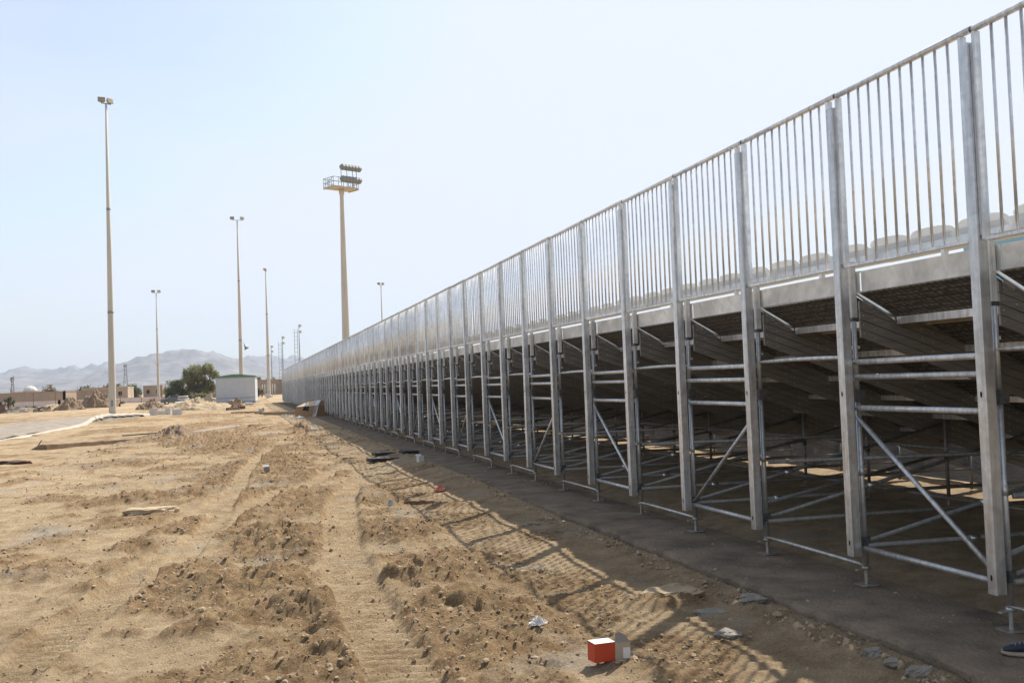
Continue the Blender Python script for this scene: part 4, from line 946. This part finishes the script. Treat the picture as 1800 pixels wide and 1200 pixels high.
def smallbox(name, label, x, y, w, d, h, rz, mats, cat, rx_=0, lid=True):
    t = thing(name, label, cat, (x, y, gz(x, y)-.005), rz); t.rotation_euler.x = rx_
    m = MB(); e = .008
    m.box(-w/2, w/2, -d/2, -d/2+e, 0, h); m.box(-w/2, w/2, d/2-e, d/2, 0, h); m.box(-w/2, -w/2+e, -d/2+e, d/2-e, 0, h); m.box(w/2-e, w/2, -d/2+e, d/2-e, 0, h); m.box(-w/2+e, w/2-e, -d/2+e, d/2-e, 0, e)
    put('body', m.mesh('body', mats[0]), t)
    if lid:
        m = MB(); m.bar((-w/2, d/2, h), (-w/2-.02, d/2+d*.5, h+.03), e, .01); m.quad([(-w/2, d/2, h), (w/2, d/2, h), (w/2, d*.9, h+.04), (-w/2, d*.9, h+.04)]); put('flap', m.mesh('flap', mats[1]), t)
    return t
smallbox('small_box', 'small pale blue white box lying in the shade of the stand', -.97, 23.9, .14, .12, .14, .3, ['white', 'white'], 'box')
smallbox('small_box', 'small grey cardboard box on open ground, left of centre', -4.6, 22.7, .115, .09, .10, .15, ['grey_card', 'white'], 'box')
# dark blocks in shade
for x, y, w, lab in ((-1.55, 25.7, .95, 'long dark rubber mat piece lying in the shade, nearest of three'), (-1.35, 27.6, .6, 'short dark mat piece behind the long one in the shade'), (-.75, 27.0, .45, 'small dark mat piece nearest the stand')):
    m = MB(); m.box(-w/2, w/2, -.22, .22, 0, .09, 0, .03); tag(put('mat_piece', m.mesh('mat_piece', 'black_sheet'), None, (x, y, gz(x, y)-.01), (0, .03, .15)), lab, 'mat piece', 'dark mat pieces in the shade')
m = MB(); m.ring([(.04, 0), (.045, .003), (.052, .085), (.046, .083), (.038, .01)], 16)
tag(put('paper_cup', m.mesh('paper_cup', 'white'), None, (-2.86, 15.9, gz(-2.86, 15.9)+.04), (R(75), 0, R(10))), 'round white paper cup lying on the sunlit soil beside the railing shadow', 'cup')
# shoe at lower right
t = thing('trainer_shoe', 'tan and navy trainer standing on the concrete strip by the nearest foot plate', 'shoe', (-.235, 5.40, .0), R(137))
m = MB(); sec = [(-.13, .030, .0), (-.11, .040, .0), (-.03, .042, 0), (.05, .047, 0), (.12, .045, .0), (.16, .028, .008)]
def shoe_loft(m, secs, mi=0):
    P = []
    for x, w, z0, z1, r in secs:
        P.append([(x, w*math.cos(a), z0+(z1-z0)*(.5+.5*math.sin(a)) if True else 0) for a in np.linspace(-math.pi/2, 1.5*math.pi, 17)])
    m.grid(P, mi, True); m.quad(P[0], mi); m.quad(P[-1][::-1], mi)
shoe_loft(m, [(-.142, .022, .002, .045, 0), (-.13, .040, 0, .05, 0), (-.05, .043, 0, .045, 0), (.04, .050, 0, .04, 0), (.11, .050, .002, .038, 0), (.15, .030, .012, .040, 0)]); put('sole', m.mesh('sole', 'shoe_tan'), t)
m = MB(); shoe_loft(m, [(-.138, .020, .03, .10, 0), (-.12, .036, .03, .115, 0), (-.07, .038, .03, .105, 0), (-.01, .039, .03, .105, 0), (.05, .044, .03, .085, 0), (.10, .044, .03, .068, 0), (.14, .028, .03, .05, 0)]); put('upper', m.mesh('upper', 'shoe_blue'), t)
m = MB(); m.ring([(.030, .085), (.034, .118), (.027, .119), (.02, .10)], 12, 0, -.085, 0); put('collar', m.mesh('collar', 'black_rubber'), t)
m = MB()
for i in range(4): m.bar((-.01+.025*i, -.03, .103-.008*i), (-.01+.025*i, .03, .103-.008*i), .007, .005)
m.bar((-.12, -.037, .07), (.0, -.041, .05), .002, .02); m.bar((.0, -.043, .05), (.09, -.046, .075), .002, .018)
put('laces', m.mesh('laces', 'grey_card'), t)

# torn cardboard box beside the stand
t = thing('cardboard_box', 'big torn brown cardboard box wrapped in film, half in the shade beside the stand', 'cardboard box', (-1.9, 66, gz(-1.9, 66)-.02), R(-4))
m = MB()
def gr(pts, mi=0): m.quad(pts, mi)
A0, A1, A2, A3 = (0, 0, 0), (1.25, -.35, 0), (2.75, .4, 0), (1.2, 1.3, 0)
T0, T1, T2, T3 = (.12, .1, .72), (1.35, -.2, .76), (2.6, .5, .8), (1.3, 1.1, 1.12)
m.quad([A0, (.55, -.15, 0), (.5, -.12, .50), (.62, -.05, .70), T0], 0); m.quad([(.55, -.15, 0), A1, (1.30, -.27, .4), (.9, -.2, .42), (.5, -.12, .50)], 0)
m.quad([(.9, -.2, .42), (1.30, -.27, .4), T1, (.95, -.1, .73)], 0)
m.quad([A1, A2, T2, T1], 0); m.quad([A2, A3, T3, T2], 0); m.quad([A3, A0, T0, T3], 0)
m.quad([(.5, .0, .5), (.9, -.06, .42), (.95, .0, .73), (.62, .1, .70)], 2)
put('body', m.mesh('body', ['card', 'card_light', 'black_sheet']), t)
m = MB(); m.quad([(.10, .08, .73), (.55, -.06, .735), (1.0, .7, 1.04), (.6, .75, .92)], 0); m.quad([(.60, -.07, .735), (1.35, -.22, .77), (1.5, .7, 1.12), (1.04, .7, 1.04)], 0)
m.quad([(1.36, -.22, .77), (2.62, .48, .81), (2.1, .95, .98), (1.5, .7, 1.13)], 1)
put('lid', m.mesh('lid', ['card_light', 'card']), t)
m = MB(); m.quad([(1.1, -.36, .02), (1.35, -.38, .02), (1.55, -.14, .79), (1.3, -.23, .785)]); m.quad([(1.3, -.225, .79), (1.55, -.13, .80), (1.72, .6, 1.11), (1.42, .6, 1.10)])
put('film', m.mesh('film', 'plastic_film'), t)
# planks and timber
def timber(name, label, p0, p1, w, h, matn='wood', cat='plank', z=.0, group=None):
    x, y = (p0[0]+p1[0])/2, (p0[1]+p1[1])/2; m = MB(); L = math.hypot(p1[0]-p0[0], p1[1]-p0[1])
    m.box(-w/2, w/2, -L/2, L/2, 0, h)
    m.box(-w/2-.002, w/2+.002, -L/2-.002, -L/2+.02, -.002, h+.002)
    return tag(put(name, m.mesh(name, matn), None, (x, y, max(gz(*p0), gz(*p1), gz(x, y))-.02+z), (0, 0, math.atan2(-(p1[0]-p0[0]), p1[1]-p0[1]))), label, cat, group)
timber('wood_plank', 'brown plank pointing at the stand, farther of two beside the cardboard box', (-4.2, 79), (-1.3, 76), .22, .12)
timber('wood_plank', 'brown squared beam on the path, nearer of two beside the cardboard box', (-3.6, 75.5), (-1.2, 74), .3, .22)
timber('wood_plank', 'dark thin plank lying left of the white bucket', (-6.0, 82.5), (-3.9, 81.5), .3, .15)
timber('wood_lath', 'pale straight lath lying alone on the ground, centre left', (-4.5, 48.0), (-3.65, 50.6), .05, .04, 'wood_pale', 'lath')
timber('wood_plank', 'reddish plank lying in front of the cabin debris', (-6.6, 100), (-5.6, 102), .3, .3, 'rust')
timber('pipe_length', 'thin grey pipe on the ground by the rough brown heap, nearest', (-10.9, 45.2), (-8.9, 46.2), .05, .05, 'thin_steel', 'pipe')
timber('pipe_length', 'dark thin pipe lying just behind the nearest one', (-10.2, 46.6), (-8.8, 47.9), .05, .05, 'dark_steel', 'pipe')
timber('pipe_length', 'long pale conduit running right from the rough brown heap', (-7.7, 46.5), (-5.3, 52.5), .06, .06, 'white_paint', 'pipe')
timber('pipe_length', 'pale thin strip lying behind the dark pipe', (-9.6, 48.2), (-7.8, 50.5), .05, .04, 'sheet', 'pipe')
m = MB(); m.bar((0, 0, 0), (.16, .1, .26), .03, .03); m.bar((-.02, 0, .02), (1.6, .3, .02), .03, .03)
tag(put('bent_rod', m.mesh('bent_rod', 'rust'), None, (-12.9, 42.6, gz(-12.9, 42.6)), (0, 0, .1)), 'bent rusty rod sticking up beside the long earth board', 'rod')
t = thing('trench_board', 'long earth covered board with a dark vertical face in the left middle ground', 'board', (-12.1, 40.0, gz(-12.1, 40)-.05), math.atan2(4.3, 3.6))
m = MB(); P = []
for i in range(30):
    x = i/29*5.6; n1, n2 = float(pn(i*.5, 1, 5)), float(pn(i*.7, 4, 6))
    P.append([(x, -.02+.03*n1, -.1), (x, .02*n2, .24-.01*i/3+.03*n1), (x, .30+.05*n2, .26-.01*i/3+.03*n2), (x, .9, .05)])
m.grid(P, 0, False); m.quad(P[0][::-1]); m.quad(P[-1]); put('earth_board', m.mesh('earth_board', 'heap'), t)
tag(put('bucket', (lambda m: (m.ring([(.16, 0), (.17, .01), (.2, .36), (.185, .36), (.15, .03)], 14), m.mesh('bucket', 'white_paint'))[1])(MB()), None, (-3.9, 80.5, gz(-3.9, 80.5)+.18), (R(85), 0, R(60))), 'white bucket lying on its side between the planks', 'bucket')
# long white membrane with black lining
t = thing('sheet_membrane', 'long white sheeting edge running to the nearest light pole, black lining under its fold', 'sheeting', (0, 0, 0))
pts = [(-17.6, 40), (-16.3, 47), (-15.8, 51), (-15.4, 60), (-15.05, 70), (-15.3, 76), (-15.4, 82), (-14.2, 86), (-12.9, 91)]
hh = [.05, .06, .06, .10, .16, .42, .50, .45, .25]; m = MB(); b = MB(); P = []; Q = []
for i in range(70):
    s_ = i/69*(len(pts)-1); j = min(int(s_), len(pts)-2); f = s_-j
    x = pts[j][0]*(1-f)+pts[j+1][0]*f; y = pts[j][1]*(1-f)+pts[j+1][1]*f; h = hh[j]*(1-f)+hh[j+1]*f; w = float(pn(i*.4, 2, 3)); h *= 1+.25*w
    g = -.08
    P.append([(x-.5, y, g+.02), (x-.3+.05*w, y, g+h*.9), (x-.1, y, g+h), (x+.05+.06*w, y, g+h-.05), (x+.08, y, g+h*.55 if h > .3 else g)])
    Q.append([(x-.2, y, g+h*.9-.05), (x+.02, y, g+h*.5), (x+.10+.2*w, y, g+.01), (x+.35+.2*abs(w), y, g-.02)])
m.grid(P, 0, True); put('membrane', m.mesh('membrane', 'sheet'), t)
gm_ = MB(); G_ = []
for i in range(50):
    s_ = i/49*(len(pts)-1); j = min(int(s_), len(pts)-2); f = s_-j
    x = pts[j][0]*(1-f)+pts[j+1][0]*f; y = pts[j][1]*(1-f)+pts[j+1][1]*f
    G_.append([(x-.3-k*.95*(1+.25*float(pn(i*.35, 2.2, 8))), y+k*.4, .02+.07*float(pn(i*.9, k*.9, 4)) - (.13 if k == 7 else 0)) for k in range(8)])
gm_.grid(G_, 0, True); put('grey_sheet', gm_.mesh('grey_sheet', M['grey_sheet']), t)
b.grid(Q[40:66], 0, True); put('lining', b.mesh('lining', 'black_sheet'), t)
m = MB(); m.quad([(.08, 0, 0), (.26, .05, .02), (.10, .02, .42), (.02, 0, .40)]); put('torn_flap', m.mesh('torn_flap', 'sheet'), t, (-15.35, 76.2, -.06))
# darker damp soil sheet
# white blocks
for x, y, w, h, lab in ((-12.75, 93, .62, .62, 'leftmost tall white block of the group behind the long sheeting'), (-12.1, 94, .7, .35, 'low white block between the two taller ones'),
                        (-11.5, 93, .45, .60, 'narrow upright white block, third in the group'), (-10.6, 90.5, .75, .50, 'cream white block standing apart on the right of the group')):
    t = thing('concrete_block', lab, 'block', (x, y, gz(x, y)-.03), random.uniform(-.3, .3), 'white blocks behind the sheeting')
    m = MB(); m.box(-w/2, w/2, -.25, .25, 0, h, 0, .03); put('block', m.mesh('block', 'white_paint'), t)
# rings and slabs on long tan heap
for i, (x, y, z, r, lab) in enumerate(((-11.5, 116.5, 1.0, .62, 'lower of the stacked white rings on the long tan heap'), (-11.55, 116.5, 1.28, .55, 'upper of the stacked white rings on the long tan heap'))):
    m = MB(); m.ring([(r*.7, 0), (r, .0), (r, .18), (r*.7, .18)], 20); tag(put('concrete_ring', m.mesh('concrete_ring', 'white_paint'), None, (x, y, z), (0, 0, 0)), lab, 'ring', 'white rings on the long tan heap')
for i, (x, y, z, w, rz, lab) in enumerate(((-11.2, 113.5, .82, 2.0, .1, 'left pale board lying on top of the long tan heap'), (-9.1, 114, .90, 2.1, -.1, 'right pale board lying on top of the long tan heap'), (-8.2, 112, .55, 1.6, .8, 'tilted tan board sliding off the right end of the long heap'))):
    m = MB(); m.box(-w/2, w/2, -.6, .6, 0, .08); tag(put('board', m.mesh('board', 'white_paint' if i < 2 else 'card_light'), None, (x, y, z), (.05, .12*(i-1) if i < 2 else .5, rz)), lab, 'board', 'boards on the long tan heap')
# debris at far left: planks and cloths individually
deb = [(-40.8, 165, 1.5, .5, .4, 'rust', 'brown bundle'), (-39.4, 166, 2.2, .3, .35, 'wood', 'brown timber bundle'), (-38.1, 165.5, 1.9, .25, .5, 'sheet', 'pale crumpled sheet'), (-37.0, 167, 1.8, .3, .2, 'wood_pale', 'pale timber'),
       (-36.0, 168, 2.4, .35, -.4, 'dark_steel', 'dark frame piece'), (-35.0, 167, 1.7, .25, .7, 'rust', 'reddish board'), (-34.2, 166.5, 1.4, .2, -.6, 'wood', 'short tilted timber')]
for i, (x, y, L, h, tl, mt, nm) in enumerate(deb):
    x = -5.05+(x+5.05)*.86; y *= .86; L *= 1.25; h *= 1.9
    m = MB(); P = []
    for a in range(8):
        q = a/7; P.append([((q-.5)*L, b_*.35, h*(1-abs(b_))*(1+.5*float(pn(q*3, b_*2+i, i))) + .15*float(pn(q*4+i, b_, 3))) for b_ in (-1, -.5, 0, .5, 1)])
    m.grid(P, 0, False); pos = ['first', 'second', 'third', 'fourth', 'fifth', 'sixth', 'seventh'][i]
    tag(put('debris_piece', m.mesh('debris_piece', mt), None, (x, y, .0), (0, -tl*.3, tl*.5)), '%s in the debris row at the far left, %s from the left edge' % (nm, pos), 'debris', 'debris row at the far left')
def boxes(name, label, x, y, w, d, h, rz, mt, cat, tilt=0):
    m = MB(); m.box(-w/2, w/2, -d/2, d/2, 0, h, 0, min(w, d)*.08); return tag(put(name, m.mesh(name, mt), None, (x, y, gz(x, y)-.02), (tilt, tilt*.7, rz)), label, cat)
boxes('plastic_jug', 'white plastic container on the open ground right of the left debris', -36.0, 118, .75, .4, .35, .2, 'white_paint', 'container')
boxes('dark_box', 'dark brown crate right of the long tan heap', -5.3, 104, .75, .5, .32, .1, 'rust', 'crate')
boxes('wood_crate', 'brown crate leaning at the foot of the loudspeaker pole', -6.3, 121, .9, .8, .75, .4, 'wood', 'crate', .12)
boxes('white_scrap', 'white slab by the cabin corner', -4.4, 128, 1.0, .5, .3, .3, 'white_paint', 'slab', .08)
boxes('white_jug', 'white jerrycan standing near the farthest pole base', -.2, 215, .8, .6, 1.0, 0, 'white_paint', 'jerrycan')

# ------------------------------------------------------------------ haze
m = MB(); m.box(-9500, 9500, -200, 9000, -8, 420)
hz = bpy.data.materials.new('thin dust haze'); hz.use_nodes = True; n = hz.node_tree.nodes; n.clear()
pv = n.new("ShaderNodeVolumePrincipled"); pv.inputs['Color'].default_value = (0.74, 0.84, 1.0, 1); pv.inputs['Density'].default_value = 0.000095; pv.inputs['Anisotropy'].default_value = 0.25
om = n.new("ShaderNodeOutputMaterial"); hz.node_tree.links.new(pv.outputs[0], om.inputs['Volume'])
tag(put('haze', m.mesh('haze', [hz])), 'pale dusty haze', kind='stuff')
